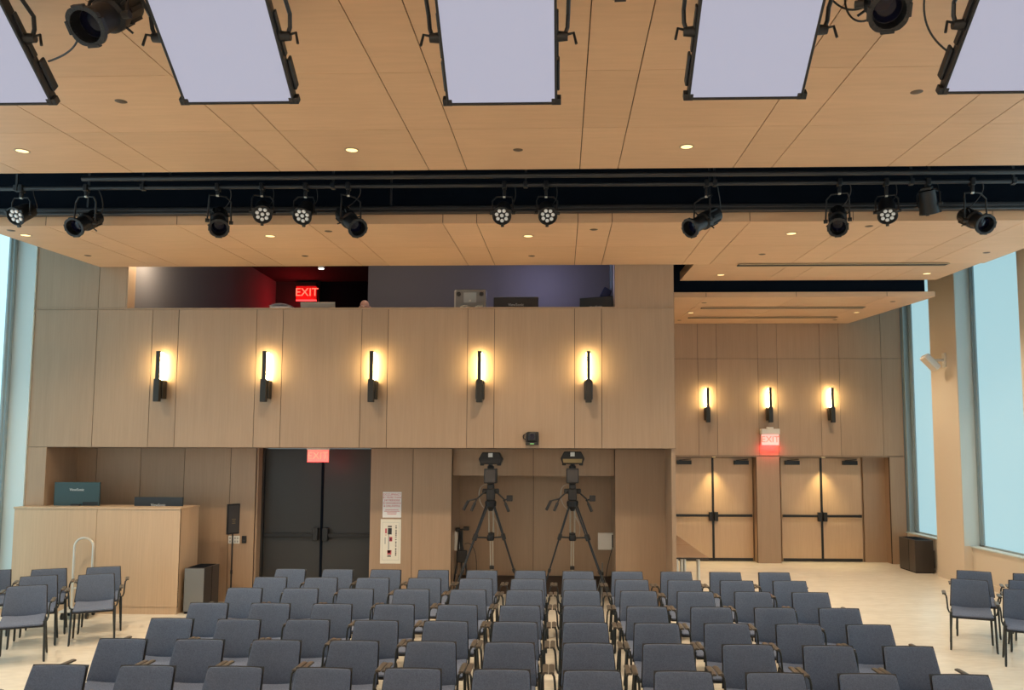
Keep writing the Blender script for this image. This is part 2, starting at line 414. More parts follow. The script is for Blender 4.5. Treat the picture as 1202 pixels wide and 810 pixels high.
for i, (a, b_) in enumerate(((16.46,18.10),(13.26,15.37),(10.66,12.59),(8.06,9.99),(5.46,7.39),(2.86,4.79))): window(7.70, a, b_, .70, 1, i == 1, 'pane' if i < 2 else 'pane_fill')
for a, b_ in ((9.52,W-.04),(6.86,8.84),(4.26,6.19),(1.66,3.59)): window(-8.50, a, b_, .12, -1, False, 'pane_left' if a > 9 else 'pane_fill')
struct(MB().box(XL-.6, XR+.6, YF-.2, YF, 0, DECK).build('wall_stage', 'white'))  # unseen wall, made white to bounce fill forward
# ------------------------------------------------------------------ control booth room
BF, BC, BB = 3.4, 6.43, 18.7
struct(MB().box(-7.0, BX1-.06, W+.17, BB, BF-.1, BF).build('floor', 'boothdark'))
struct(MB().box(-7.0, BX1-.06, W+.36, BB, BC, BC+.1).build('ceiling', 'boothdark'))
struct(MB().box(ox-.12, ox-.005, W+.1, BB, BF, DECK-.01).build('wall_booth_left', 'boothwall'))
bdx0, bdx1 = PY(375, 340, BB).x, PY(436, 340, BB).x
struct(MB().box(-6.9, bdx0, BB, BB+.1, BF, BC+.1).build('wall_booth_back', 'boothdark'))
struct(MB().box(bdx0-.02, BX1-.06, BB+.10, BB+.2, BF-.1, BC+.2).build('wall_booth_back', 'black'))
px0 = PY(432, 340, 15.5).x
struct(MB().box(px0, BX1-.06, 15.5, 15.62, BF, BC).build('wall_booth_partition', 'boothwall'))
struct(MB().box(.84, BX1-.06, W+.2, W+.34, BF, BC).build('wall_booth_right', 'boothdark'))

# ------------------------------------------------------------------ chairs
def seat_fn(u, v):            # u across, v front..back
    x = (u-.5)*(.455 - .02*v); y = -.225 + .40*v
    e = (2*u-1)**2
    z = .452 + .014*e*(v**1.5)*2 - .018*math.sin(PI*min(1, v*1.05))*(1-e*.5) - (.022 if v < .02 else .008 if v < .13 else 0) + .02*max(0, v-.8)/.2
    return (x, y, z), (0, -.05, 1)
def back_fn(u, v):            # v bottom..top
    e = (2*u-1)**2
    w = .455 - .050*v
    y = .150 + .125*v**1.15 - .030*e*(1-.45*v) + .012*(1-v)**3
    z = .452 + .350*v + .028*e*(1-v)**2 - .006*(v > .95)
    return ((u-.5)*w, y, z), (0, -1, .33)
def make_chair(label):
    t = thing('armchair', label, 'chair', group='armchairs in the main block')
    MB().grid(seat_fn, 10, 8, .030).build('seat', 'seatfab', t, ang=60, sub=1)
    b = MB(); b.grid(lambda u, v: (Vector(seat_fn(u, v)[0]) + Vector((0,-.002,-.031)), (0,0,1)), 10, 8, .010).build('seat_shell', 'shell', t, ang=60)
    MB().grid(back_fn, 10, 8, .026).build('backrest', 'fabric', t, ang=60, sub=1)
    def shell_fn(u, v):
        p, n = back_fn(u, v); p = Vector(p); c = Vector((0, p.y, .63)); p.x *= 1.025; p.z += .0025*(2*v-1) + .002
        return p + Vector((0, .0275, -.006)), n
    MB().grid(shell_fn, 10, 8, .009).build('back_shell', 'shell', t, ang=60)
    for s in (-1, 1):
        MB().tube([(s*.250,-.205,0), (s*.247,-.19,.02), (s*.236,-.165,.43), (s*.228,-.16,.445)], [.010,.0125,.0145,.0145], 8).build('leg', 'chairleg', t)
        MB().tube([(s*.235,.275,0), (s*.233,.265,.02), (s*.215,.135,.43), (s*.21,.125,.445)], [.010,.0125,.0145,.0145], 8).build('leg', 'chairleg', t)
    MB().tube([(-.232,-.16,.425), (.232,-.16,.425)], .010, 6).tube([(-.212,.13,.425), (.212,.13,.425)], .010, 6) \
        .tube([(-.225,-.16,.425), (-.212,.13,.425)], .010, 6).tube([(.225,-.16,.425), (.212,.13,.425)], .010, 6).build('under_frame', 'chairleg', t)
    for s in (-1, 1):
        b = MB(); y0, y1 = -.165, .085
        prof = [(s*.278,.655),(s*.322,.655),(s*.322,.668),(s*.300,.673),(s*.278,.668)]
        b.prism(prof, y0, y1)
        a = b.build('armrest', 'armpad', t, bevel=.003)
        MB().tube([(s*.233,-.162,.435), (s*.255,-.165,.452), (s*.268,-.165,.49), (s*.274,-.163,.60), (s*.279,-.158,.638), (s*.290,-.14,.652), (s*.300,-.09,.655), (s*.300,.06,.655)], .0095, 8).build('arm_post', 'chairleg', a)
    return t
proto = make_chair('x')
first = [True]
def place_chair(x, y, rz, label, group):
    o = proto if first[0] else dup(proto)
    first[0] = False
    o.location = (x, y, 0); o.rotation_euler = (0, 0, rz); o['label'] = label; o['group'] = group
rowY = [6.0, 6.86, 7.70, 8.53, 9.49, 10.33, 11.07]
rown = ['front row nearest the camera', 'second row from the camera', 'third row from the camera', 'fourth row from the camera', 'fifth row from the camera', 'sixth row from the camera', 'rearmost row']
for r, y in enumerate(rowY):
    for k in range(11):
        pos = 'sixth from either end' if k == 5 else ('%s from the left' % ORD[k] if k < 5 else '%s from the right' % ORD[10-k])
        if k == 0: pos = 'leftmost'
        if k == 10: pos = 'rightmost'
        place_chair(.22 + .652*(k-6) + random.uniform(-.003,.003), y - .27 + random.uniform(-.01,.01), random.uniform(-.012,.012),
                    'grey armchair, %s in the %s' % (pos, rown[r]), 'armchairs in the main block')
def side_chair(px, py, rz, label, group):
    p = PZ(px, py, .80); off = Matrix.Rotation(rz, 3, 'Z') @ Vector((0, .27, 0))
    place_chair(p.x-off.x, p.y-off.y, rz, label, group)
gl = 'armchairs angled at the left side'; gr = 'armchairs angled at the right side'
for px, py, lb in ((32,687,'grey armchair in the left side group, nearest the camera, all of its back in view'),
                   (46,675.5,'grey armchair in the left side group, half hidden behind the nearest one'),
                   (58,667.4,'grey armchair in the left side group, furthest back of its file of three'),
                   (113.5,673.5,'grey armchair in front of the steel cart handle, complete seat in view'),
                   (122,665,'grey armchair behind the one at the steel cart handle, right before the wooden desk'),
                   (-8,669,'grey armchair cut by the left edge of the photo, right half of its back showing'),
                   (-26,679,'grey armchair cut by the left edge of the photo, only a sliver showing')):
    side_chair(px, py, .48, lb, gl)
for px, py, lb in ((1137.5,680,'grey armchair in the right side group, whole seat and both armrests in view'),
                   (1143,670,'grey armchair in the right side group, behind the one shown whole'),
                   (1201,692,'grey armchair at the right edge, nearest the camera in the right side group'),
                   (1206,681.5,'grey armchair at the right edge, middle of a file of three'),
                   (1210,673.5,'grey armchair at the right edge, furthest back of a file of three')):
    side_chair(px, py, -.40, lb, gr)

# ------------------------------------------------------------------ wall sconces
def sconce(x, y, zt, label, group):
    t = thing('wall_sconce', label, 'sconce', (x, y, zt-.77), 0, group)
    h = .77
    MB().box(-.028, .028, -.205, -.165, .33, h).build('upper_bar', 'bronze', t, bevel=.004)
    MB().box(-.045, .045, -.215, -.14, 0, .345).build('lower_body', 'bronze', t, bevel=.006)
    MB().box(-.062, .062, -.14, -.0, .05, .33).build('wall_bracket', 'bronze', t, bevel=.008)
    MB().tube([(0,-.085,.335),(0,-.085,.35),(0,-.085,h-.03),(0,-.085,h-.012)], [.03,.036,.036,.03], 12).build('light_tube', 'tube', t)
    MB().box(-.01,.01,-.17,-.085,h-.016,h-.004).build('tube_clip', 'bronze', t)
    return t
names5 = ['leftmost','second from the left','middle','second from the right','rightmost']
for i, px in enumerate((180, 307.5, 435, 562, 689)):
    p = PY(px, 412, W-.19)
    sconce([-6.125,-4.495,-2.865,-1.235,.395][i], W, p.z, 'lit bronze wall sconce, %s of the five on the balcony front' % names5[i], 'balcony sconces')
for i, px in enumerate((829, 902, 974.5)):
    p = PY(px, 455, YB-.19)
    sconce(PY(px+1, 455, YB-.1).x, YB, p.z, 'lit bronze wall sconce, %s of the three above the wooden doors' % ['leftmost','middle','rightmost'][i], 'back wall sconces')

# ------------------------------------------------------------------ ceiling fixtures
def disc_at(px, py, C, S): return PC(px, py, C, S)
WARM = (1.0, .80, .56)
def downlight(px, py, C, S, label, e, spot=True):
    p = PC(px, py, C, S)
    t = thing('downlight', label, 'ceiling light', p, 0, 'lit ceiling downlights')
    T = axis_mat((0, S, -1))
    b = MB(); b.T = T; b.lathe([(.060,-.004),(.072,-.004),(.075,.004),(.058,.006),(.058,-.004)], 24).build('trim_ring', 'trimring', t)
    b = MB(); b.T = T; b.lathe([(0,-.002),(.059,-.002),(.059,.002),(0,.003)], 24).build('lens', 'down', t)
    lamp('spot_light', 'SPOT', (0,0,-.03), WARM, e, t, spot_size=math.radians(125), spot_blend=.8, shadow_soft_size=.10)
def dark_disc(px, py, C, S, label):
    p = PC(px, py, C, S)
    b = MB(); b.T = axis_mat((0, S, -1)); b.lathe([(0,-.006),(.048,-.006),(.050,.0),(.035,.006),(0,.006)], 20)
    o = b.build('ceiling_disc', 'disc'); o.location = p
    tag(o, label, 'ceiling fitting', 'dark ceiling discs')
E1 = 340
for px, py, lb in ((26,177,'lit round downlight at the left of the front ceiling, above the black truss'),
                   (413,176,'lit round downlight in the middle of the front ceiling'),
                   (806,172,'lit round downlight in the front ceiling below the fourth softlight')):
    downlight(px, py, C1, S1, lb, E1)
for px, py, lb in ((30,276,'lit downlight at the far left just behind the black truss'),
                   (317,277,'lit downlight behind the truss, above the booth opening, left of centre'),
                   (620,277,'lit downlight behind the truss, below the two central lamps'),
                   (929,274,'lit downlight behind the truss, right of the long barrelled spotlight'),
                   (846,322.5,'lit downlight beside the corner of the black ceiling slot'),
                   (1088,321,'lit downlight near the window end of the ceiling, before the dark slot')):
    downlight(px, py, C2, S2 if False else S1, lb, E1)
downlight(811, 367, C3, S3, 'small lit downlight in the low rear ceiling beside the balcony', E1*.8)
downlight(1005.5, 366.7, C3, S3, 'small lit downlight in the low rear ceiling at its window side', E1*.8)
for px, py, C, S, lb in ((142,119,C1,S1,'dark ceiling disc left of the second softlight'), (608,176,C1,S1,'dark ceiling disc under the middle softlight'),
        (1076,108,C1,S1,'dark ceiling disc left of the rightmost softlight'), (13,270.5,C2,S1,'dark ceiling disc at the far left behind the truss'),
        (103,300,C2,S1,'dark ceiling disc above the left end of the balcony'), (385.5,271.5,C2,S1,'dark ceiling disc just left of the fourth spotlight'),
        (358,300.5,C2,S1,'dark ceiling disc above the booth exit sign'), (697,269.5,C2,S1,'dark ceiling disc right of the two central lamps'),
        (624,300.5,C2,S1,'dark ceiling disc above the booth monitors'), (894.5,298.5,C2,S1,'dark ceiling disc above the left end of the ceiling slot'),
        (1020,265.5,C2,S1,'dark ceiling disc below the lamps on the right of the truss'), (1158,296.5,C2,S1,'dark ceiling disc by the right windows'),
        (826.5,355.5,C3,S3,'dark disc in the low rear ceiling, left front corner'), (1048,354,C3,S3,'dark disc in the low rear ceiling, right front corner'),
        (797.5,376,C3,S3,'dark disc in the low rear ceiling beside the balcony corner'), (980,375.5,C3,S3,'dark disc in the low rear ceiling near the back wall')):
    dark_disc(px, py, C, S, lb)
def slot_diff(xa, xb, py, C, S, label):
    p = PC(xa, py, C, S); q = PC(xb, py-1.5, C, S); y = p.y; z = C + S*y
    t = thing('slot_diffuser', label, 'air slot', (p.x, y, z-.014), 0, 'linear air slots'); t.rotation_euler = (math.atan(S), 0, 0)
    L = q.x - p.x; b = MB(); b.box(0, L, -.07, .07, -.004, .006).build('slot', 'slot', t)
    MB().box(0, L, -.085, -.07, -.008, .004).box(0, L, .07, .085, -.008, .004).build('flange', 'trimring', t)
slot_diff(866, 1113, 310.3, C2, S1, 'long dark air slot in the ceiling in front of the black recess')
slot_diff(823, 1017, 361, C3, S3, 'dark air slot in the low rear ceiling, nearer one')
slot_diff(808, 985, 372.3, C3, S3, 'dark air slot in the low rear ceiling, nearest the back wall')

# ------------------------------------------------------------------ truss pipes and stage lights
YP = 9.0
zp = PY(600, 217, YP).z; zq = PY(600, 246, D2-.12).z; zr = PY(600, 207, 8.75).z
def pipe(name, y, z, r, x0, x1, label, cat='pipe', material='pipe'):
    t = thing(name, label, cat, (x0, y, z))
    MB().tube([(0,0,0),(x1-x0,0,0)], r, 12).build('tube', material, t)
    return t
t = pipe('lighting_pipe', YP, zp, .026, -7.6, 7.3, 'long black lighting pipe carrying the row of stage lamps')
for px in (20, 168, 391, 617, 839, 1070, 1190):
    x = PY(px, 217, YP).x + 7.6
    MB().box(x-.012, x+.012, -.012, .012, .0, DECK-zp+.0).build('hanger_rod', 'pipe', t)
    MB().cbox((x, 0, 0), (.05, .07, .07)).build('hanger_clamp', 'pipe', t, bevel=.006)
t = pipe('cable_duct', 8.72, zr, .03, -5.4, 5.1, 'thinner upper black pipe close to the front ceiling edge')
for x in (1.0, 5.0, 9.4): MB().box(x-.01, x+.01, -.01, .01, 0, DECK-zr).build('hanger_rod', 'pipe', t)
t = thing('black_channel', 'black steel channel along the front edge of the rear ceiling', 'channel', (-7.25, D2-.10, zq))
MB().box(0, 14.5, -.05, .05, -.035, .05).build('web', 'bsatin', t, bevel=.01)
for x in (1.5, 5.2, 9.0, 12.8): MB().box(x-.012, x+.012, -.012, .012, .045, DECK-zq).build('hanger_rod', 'pipe', t)
MB().box(0, 14.5, -.065, -.05, .0, .035).build('lip', 'pipe', t, bevel=.005)

def hang(t, clamp_r, half, drop, h_top, horiz, lampz):
    """yoke and clamp in local space: pipe at the origin"""
    b = MB().cbox((0,0,-.005), (.05,.085,.085)); b.box(-.02,.02,-.02,.02,-h_top,-.03)
    b.build('clamp', 'bsatin', t, bevel=.008)
    hv = Vector(horiz).normalized()
    p = [Vector((0,0,-lampz)) + hv*half, Vector((0,0,-h_top-.05)) + hv*half, Vector((0,0,-h_top-.01)) + hv*(half-.035),
         Vector((0,0,-h_top)), Vector((0,0,-h_top-.01)) - hv*(half-.035), Vector((0,0,-h_top-.05)) - hv*half, Vector((0,0,-lampz)) - hv*half]
    MB().tube(p, .011, 8).build('yoke', 'bsatin', t)
    b = MB(); b.cbox((0,0,-h_top), (.03,.03,.03)).build('yoke_bolt', 'chrome', t, bevel=.005)
def ellipsoidal(pipe_p, center, aim, label, k=1.0, cable=None, square=True):
    pipe_p, center = Vector(pipe_p), Vector(center)
    t = thing('ellipsoidal_spotlight', label, 'stage light', pipe_p, 0, 'ellipsoidal spotlights')
    lc = center - pipe_p; a = Vector(aim).normalized()
    hv = Vector((0,0,1)).cross(a).normalized()
    T = axis_mat(a, lc) @ Matrix.Scale(k, 4)
    def nb(): b = MB(); b.T = T; return b
    b = nb(); b.lathe([(.0,-.30),(.055,-.30),(.062,-.285),(.085,-.27),(.092,-.24),(.092,-.10),(.10,-.085),(.10,-.02),(.082,0),(.082,.04),(.080,.05),(.084,.17),(.092,.18),(.097,.20),(.086,.205),(.078,.14),(0,.13)], 24)
    b.build('barrel', 'bmetal', t)
    b = nb()
    for i in range(8):
        an = i*PI/4; c_, s_ = math.cos(an), math.sin(an)
        b.box(.088*c_-.012, .088*c_+.012, .088*s_-.012, .088*s_+.012, -.23, -.11)
    b.build('cooling_fins', 'bmetal', t)
    b = nb()
    if square:
        R = .104; n = 32
        for i in range(n):
            qa, qb = i*2*PI/n, (i+1)*2*PI/n
            def rad(an):
                k_ = abs(((an+PI/4) % (PI/2)) - PI/4)          # flats at the four sides
                return min(R*1.10, (R-.002)/math.cos(k_))
            oa, ob = rad(qa), rad(qb); r2 = .086
            P_ = [(oa*math.cos(qa),oa*math.sin(qa)),(ob*math.cos(qb),ob*math.sin(qb)),(r2*math.cos(qb),r2*math.sin(qb)),(r2*math.cos(qa),r2*math.sin(qa))]
            b.hexa([(*u_,.195) for u_ in P_] + [(*u_,.222) for u_ in P_])
        for an in (0, PI/2, PI, 3*PI/2):
            ca, sa = abs(math.cos(an)), abs(math.sin(an))
            b.cbox((R*1.0*math.cos(an), R*1.0*math.sin(an), .209), (.016*ca+.07*sa+.002, .016*sa+.07*ca+.002, .032))
    b.build('filter_frame', 'plastic', t, bevel=.002)
    b = nb(); b.lathe([(0,.152),(.03,.150),(.055,.146),(.0775,.139),(.0775,.136),(0,.136)], 24).build('lens', 'bluelens', t)
    for an, tt in ((.5,-.05),(2.2,-.05),(3.7,-.05),(5.4,-.05)):
        b = nb(); c_, s_ = math.cos(an), math.sin(an)
        b.tube([(c_*.09,s_*.09,tt),(c_*.145,s_*.145,tt)], .008, 6).build('shutter_handle', 'plastic', t)
    for s in (-1, 1):
        b = MB(); p = lc + hv*s*.105*k
        b.tube([p, p+hv*s*.045*k], .022*k, 10).build('pivot_knob', 'plastic', t)
    lz = -lc.z
    b = MB(); half = .128*k; ht = max(.10, lz-.30*k)
    bb = MB().cbox((0,0,-.005), (.05,.085,.085)); bb.box(-.018,.018,-.018,.018,-ht,-.03); bb.build('clamp', 'bsatin', t, bevel=.008)
    top = Vector((lc.x*.0, lc.y*.0, -ht)); e1 = lc + hv*half; e2 = lc - hv*half
    MB().tube([e1, Vector((e1.x*.9+hv.x*.01, e1.y*.9, -ht-.05)), top+hv*(half-.04)+Vector((0,0,-.005)), top, top-hv*(half-.04)+Vector((0,0,-.005)), Vector((e2.x*.9, e2.y*.9, -ht-.05)), e2], .010*k, 8).build('yoke', 'bsatin', t)
    MB().cbox(top, (.032,.032,.026)).build('yoke_bolt', 'chrome', t, bevel=.005)
    tail = T @ Vector((0,.03,-.30)); 
    MB().tube(bez(tail, tail - a*.12 + Vector((0,0,-.08)), Vector((.10+hv.x*.1, .06, -.15)), Vector((.13, .02, -.02)), 16), .006, 6).build('power_cable', 'plastic', t)
    return t
def par(pipe_p, center, aim, label, group='LED par lamps'):
    pipe_p, center = Vector(pipe_p), Vector(center)
    t = thing('par_light', label, 'stage light', pipe_p, 0, group)
    lc = center - pipe_p; a = Vector(aim).normalized(); hv = Vector((0,0,1)).cross(a).normalized()
    T = axis_mat(a, lc)
    def nb(): b = MB(); b.T = T; return b
    b = nb(); b.lathe([(0,-.21),(.05,-.21),(.085,-.19),(.088,-.15),(.09,-.13),(.094,-.05),(.102,.03),(.108,.05),(.108,.065),(.097,.068),(.095,.045),(0,.045)], 24).build('housing', 'bmetal', t)
    b = nb()
    for i in range(8):
        r, an = (0,0) if i == 0 else (.060, i*2*PI/7+.2)
        x, y = r*math.cos(an), r*math.sin(an)
        b.lathe_at = None
        keep = b.T; b.T = keep @ Matrix.Translation((x, y, 0)); b.lathe([(0,.06),(.014,.059),(.021,.052),(.021,.044),(0,.044)], 12); b.T = keep
    b.build('led_lenses', 'ledwhite', t)
    for an in (-PI/2, PI/6, 5*PI/6):
        b = nb(); b.cbox((.112*math.cos(an), .112*math.sin(an), .058), (.034,.034,.03)).build('filter_clip', 'plastic', t, bevel=.003)
    b = nb(); b.cbox((0, .0, -.215), (.11,.11,.03)).build('rear_plate', 'plastic', t, bevel=.004)
    lz = -lc.z; ht = max(.09, lz-.21); half = .118; top = Vector((0,0,-ht)); e1 = lc+hv*half-a*.03; e2 = lc-hv*half-a*.03
    bb = MB().cbox((0,0,-.005), (.05,.085,.085)); bb.box(-.018,.018,-.018,.018,-ht,-.03); bb.build('clamp', 'bsatin', t, bevel=.008)
    MB().tube([e1, Vector((e1.x, e1.y, -ht-.05)), top+hv*(half-.03), top, top-hv*(half-.03), Vector((e2.x, e2.y, -ht-.05)), e2], .009, 8).build('yoke', 'bsatin', t)
    MB().cbox(top, (.03,.03,.024)).build('yoke_bolt', 'chrome', t, bevel=.005)
    for s in (-1,1):
        b = MB(); p = lc-a*.03+hv*s*.105; b.tube([p, p+hv*s*.04], .018, 8).build('pivot_knob', 'plastic', t)
    tail = T @ Vector((0,0,-.22))
    MB().tube(bez(tail, tail - a*.10 + Vector((.05,0,-.04)), Vector((.16,.03,-.20)), Vector((.12,.02,-.02)), 14), .005, 6).build('power_cable', 'plastic', t)
    return t
def on_pipe(px): 
    p = PY(px, 217, YP); return Vector((p.x, YP, zp))
def body(px, py, y=YP): return PY(px, py, y)
# ellipsoidals on the truss: pipe px, body centre px, aim direction
def toward(p, dx, dy):
    c = (O - Vector(p)).normalized(); r = Vector((0,0,1)).cross(c).normalized(); u = c.cross(r)
    return (c + r*dx + u*dy).normalized()
for cpx, fx, fy, dx, dy, lb in (
    (102, 87, 267, -.58, -.38, 'black ellipsoidal spotlight turned left, first of its kind from the left on the truss'),
    (256, 257, 268, .0, -.38, 'black ellipsoidal spotlight facing the camera, second of its kind on the truss from the left'),
    (409, 420, 268, .45, -.40, 'black ellipsoidal spotlight turned right, third of its kind on the truss'),
    (829, 810, 268, -.85, -.40, 'long black ellipsoidal spotlight turned left, just right of the balcony'),
    (985, 983.5, 267, .0, -.38, 'black ellipsoidal spotlight facing the camera, right half of the truss'),
    (1141, 1157, 263.5, .52, -.32, 'black ellipsoidal spotlight turned right, rightmost lamp on the truss')):
    ring = body(fx, fy, YP-.12); a = toward(ring, dx, dy)
    ellipsoidal(on_pipe(cpx), ring - a*.213, a, lb, 1.0)
for cpx, fx, fy, dx, dy, lb in (
    (26, 18, 254, -.75, -.5, 'round LED stage lamp tilted down left, leftmost on the truss'),
    (308, 308, 252, .0, -.35, 'round LED stage lamp facing the camera, left of a pair on the truss'),
    (359, 354.5, 254, -.25, -.5, 'round LED stage lamp turned slightly left, right of a pair on the truss'),
    (592, 589, 253.5, -.1, -.38, 'round LED stage lamp, left of the two at the centre of the truss'),
    (641, 643, 253.5, .1, -.38, 'round LED stage lamp, right of the two at the centre of the truss'),
    (1040, 1042, 253.5, .05, -.65, 'round LED stage lamp in the right half of the truss')):
    ring = body(fx, fy, YP-.08); a = toward(ring, dx, dy)
    par(on_pipe(cpx), ring - a*.06, a, lb)
par(on_pipe(1089), body(1090.5, 244), (.22,.30,-.92), 'dark round stage lamp pointing straight down, its lenses hardly visible')

# big lights in the foreground
YPF = 4.45
pf = pipe('lighting_pipe', YPF, 5.115, .026, -5, 5, 'foreground lighting pipe above the softlights')
for x in (1.2, 3.9, 6.2, 8.8): MB().box(x-.012, x+.012, -.012, .012, 0, DECK-5.115).build('hanger_rod', 'pipe', pf)
def fpipe(x): return Vector((x, YPF, 5.115))
def big(fx, fy, Yf, dx, dy, lb, k=1.0):
    ring = PY(fx, fy, Yf); a = toward(ring, dx, dy); c = ring - a*.213*k
    ellipsoidal(fpipe(c.x), c, a, lb, k)
big(101, 31, 4.25, -.58, -.46, 'large black ellipsoidal spotlight at upper left between two softlights')
big(1044, 14, 4.25, .15, -.30, 'large black ellipsoidal spotlight at upper right between two softlights')
big(728, -21, 4.3, .0, -.30, 'black spotlight cut by the top edge, only its lower rim showing', .9)

def light_panel(pxl, pxr, pyb, label, cable=0):
    Yb = 4.9
    a = PY(pxl, pyb, Yb); c_ = PY(pxr, pyb, Yb); w = (c_-a).length; x0 = (a.x+c_.x)/2; zb = (a.z+c_.z)/2
    v = Vector((0, -.48, .36)).normalized(); n = Vector((0, -v.z, v.y)); n = -n if n.z > 0 else n     # up along the panel / face normal (down, to the stage)
    H = .76
    t = thing('softlight', label, 'stage light', (x0, Yb, zb), 0, 'large LED softlights')
    B = Matrix((Vector((1,0,0)), v, n)).transposed().to_4x4()
    def nb(): b = MB(); b.T = B; return b
    hw = w/2
    nb().box(-hw, hw, 0, H, -.085, -.012).build('housing', 'plastic', t, bevel=.006)
    b = nb(); e = .010
    b.box(-hw-.006, -hw+e, -.008, H, -.06, .006).box(hw-e, hw+.006, -.008, H, -.06, .006).box(-hw-.006, hw+.006, -.010, e*.8, -.06, .006).box(-hw-.006, hw+.006, H-e, H+.006, -.06, .006)
    b.build('front_rim', 'bsatin', t, bevel=.003)
    nb().box(-hw+e, hw-e, e*.8, H-e, -.012, .001).build('diffuser', 'led', t)
    for s in (-1, 1):
        nb().box(s*hw-.03, s*hw+.03, -.014, .03, -.05, .004).build('corner_guard', 'plastic', t, bevel=.004)
        b = nb(); b.box(s*hw-.010+s*.012, s*hw+.010+s*.012, .05, .25, -.12, -.05); b.build('side_bumper', 'plastic', t, bevel=.012)
        b = nb(); b.box(s*hw-.006+s*.010, s*hw+.006+s*.010, .28, .55, -.075, -.03); b.build('side_rail', 'bsatin', t, bevel=.004)
    pv = .40
    piv = [B @ Vector((s*(hw+.05), pv, -.045)) for s in (-1, 1)]
    top_l = Vector((0, YPF-Yb, 5.115-zb))
    b = MB(); pts = []
    for s, q in ((-1, piv[0]), (1, piv[1])):
        pts.append([q, q + Vector((s*.018, -.01, .05)), q + Vector((s*.022, -.03, .12)), Vector((s*(hw+.075), top_l.y-.0, top_l.z-.10))])
    pl, pr = pts
    MB().tube(pl + [Vector((-(hw+.03), top_l.y, top_l.z-.055)), Vector((0, top_l.y, top_l.z-.05)), Vector((hw+.03, top_l.y, top_l.z-.055))] + pr[::-1], .013, 8).build('yoke', 'bsatin', t)
    MB().cbox(top_l + Vector((0,0,-.01)), (.06,.09,.09)).build('clamp', 'bsatin', t, bevel=.008)
    for s, q in ((-1, piv[0]), (1, piv[1])):
        k = MB().tube([q - Vector((s*.05,0,0)), q + Vector((s*.02,0,0))], [.032,.026], 12).build('pivot_knob', 'plastic', t)
        MB().tube([q + Vector((s*.01,0,.01)), q + Vector((s*.055,-.01,.015)), q + Vector((s*.07,-.015,-.055))], .0085, 8).build('tee_handle', 'plastic', k)
    return t
light_panel(-66, 61, 122, 'large lit LED softlight cut off by the left edge of the photo')
light_panel(217, 345, 120.5, 'large lit LED softlight, second from the left')
light_panel(525.5, 653, 121.5, 'large lit LED softlight in the centre of the row')
light_panel(808, 941, 115, 'large lit LED softlight, second from the right')
light_panel(1107, 1240, 108, 'large lit LED softlight cut off by the right edge of the photo')
def cable(px, label, r=.006):
    b = MB(); b.tube(px, r, 6); o = b.build('power_cable', 'plastic'); tag(o, label, 'cable', 'loose black cables')
cable(bez(PY(57,72,4.7), PY(75,66,4.6), PY(90,58,4.5), PY(93,40,4.42), 14), 'black cable curving from the left softlight to the large spotlight')
cable(bez(PY(1112,60,4.72), PY(1088,42,4.7), PY(1080,20,4.66), PY(1087,-16,4.62), 14), 'black cable drooping left of the right-hand softlight')
cable(bez(PY(1022,22,4.45), PY(1000,34,4.5), PY(985,10,4.58), PY(995,-20,4.62), 16), 'looped black cable left of the large right spotlight, lower loop')
cable(bez(PY(1015,8,4.5), PY(995,18,4.55), PY(975,6,4.6), PY(967,-18,4.62), 16), 'thin black cable left of the large right spotlight, upper loop')

# ------------------------------------------------------------------ control desk at left
DY = 11.95
k0, k1 = PY(17, 600, DY), PY(212, 596, DY); kz = k1.z
t = thing('control_desk', 'tall light oak control desk under the left end of the balcony', 'desk', (k0.x, DY, 0))
L = k1.x-k0.x; seam = PY(114, 600, DY).x-k0.x; Ld = .62
b = MB().box(0, seam-.003, 0, .03, .11, kz-.028).box(seam+.003, L, 0, .03, .11, kz-.028); b.box(0, L, .012, .03, .1, kz-.03, 1)
b.build('front_panel', ['oak_desk','gap'], t, smooth=False)
MB().box(L-.03, L, .031, Ld, .11, kz-.028).build('side_panel', 'oak_desk', t)
MB().box(0, .03, .031, Ld, .11, kz-.028).build('side_panel', 'oak_desk', t)
MB().box(-.012, L+.01, -.012, Ld+.01, kz-.026, kz).build('top_ledge', 'oak_desk', t, bevel=.004)
MB().box(.01, L-.008, .008, Ld, 0, .11).build('plinth', 'oak_desk', t)
MB().box(.03, L-.03, .04, Ld, kz-.36, kz-.33).build('work_surface', 'oak_desk', t)
def monitor(name, label, c, w, h, material, rz, logo_dy, arm=False, tiltb=0, logo=.05, bot=None):
    t = thing(name, label, 'monitor', c, rz)
    MB().box(-w/2, w/2, -.018, .012, 0, h).build('back_case', material, t, bevel=.006)
    MB().box(-w/2+.012, w/2-.012, .012, .016, .012, h-.012).build('screen', 'bluelens', t)
    if arm:
        MB().box(-.075, .075, -.055, -.018, .02, .135).build('mount_plate', 'bsatin', t, bevel=.008)
        MB().tube([(0,-.06,.08), (-.03,-.09,.07), (-.20,-.08,.02), (-.32,-.03,-.10), (-.34,.02,-.33 if bot is None else bot)], .020, 10).build('monitor_arm', 'grey', t)
        MB().box(.10, w/2-.02, -.021, -.018, .04, h*.36).build('port_cover', 'bsatin', t)
    else:
        MB().box(-.04, .04, .0, .03, -.30 if bot is None else bot, .1).box(-.12, .12, -.10, .12, -.335 if bot is None else bot, -.32 if bot is None else bot+.015).build('stand', 'bsatin', t, bevel=.006)
    text('logo', 'ViewSonic', logo, 'logo', t, (0, -.0205, logo_dy))
    return t
mY = 12.3
a = PY(63.5, 594, mY); c_ = PY(117, 594, mY); tz = PY(90, 566, mY).z; zs_ = kz-.33
z0 = a.z-.10
monitor('monitor', 'teal black monitor seen from behind on the left of the wooden control desk', ((a.x+c_.x)/2, mY, z0), c_.x-a.x, tz-z0, 'monitor', 0, tz-z0-.115, True, logo=.055, bot=zs_-z0)
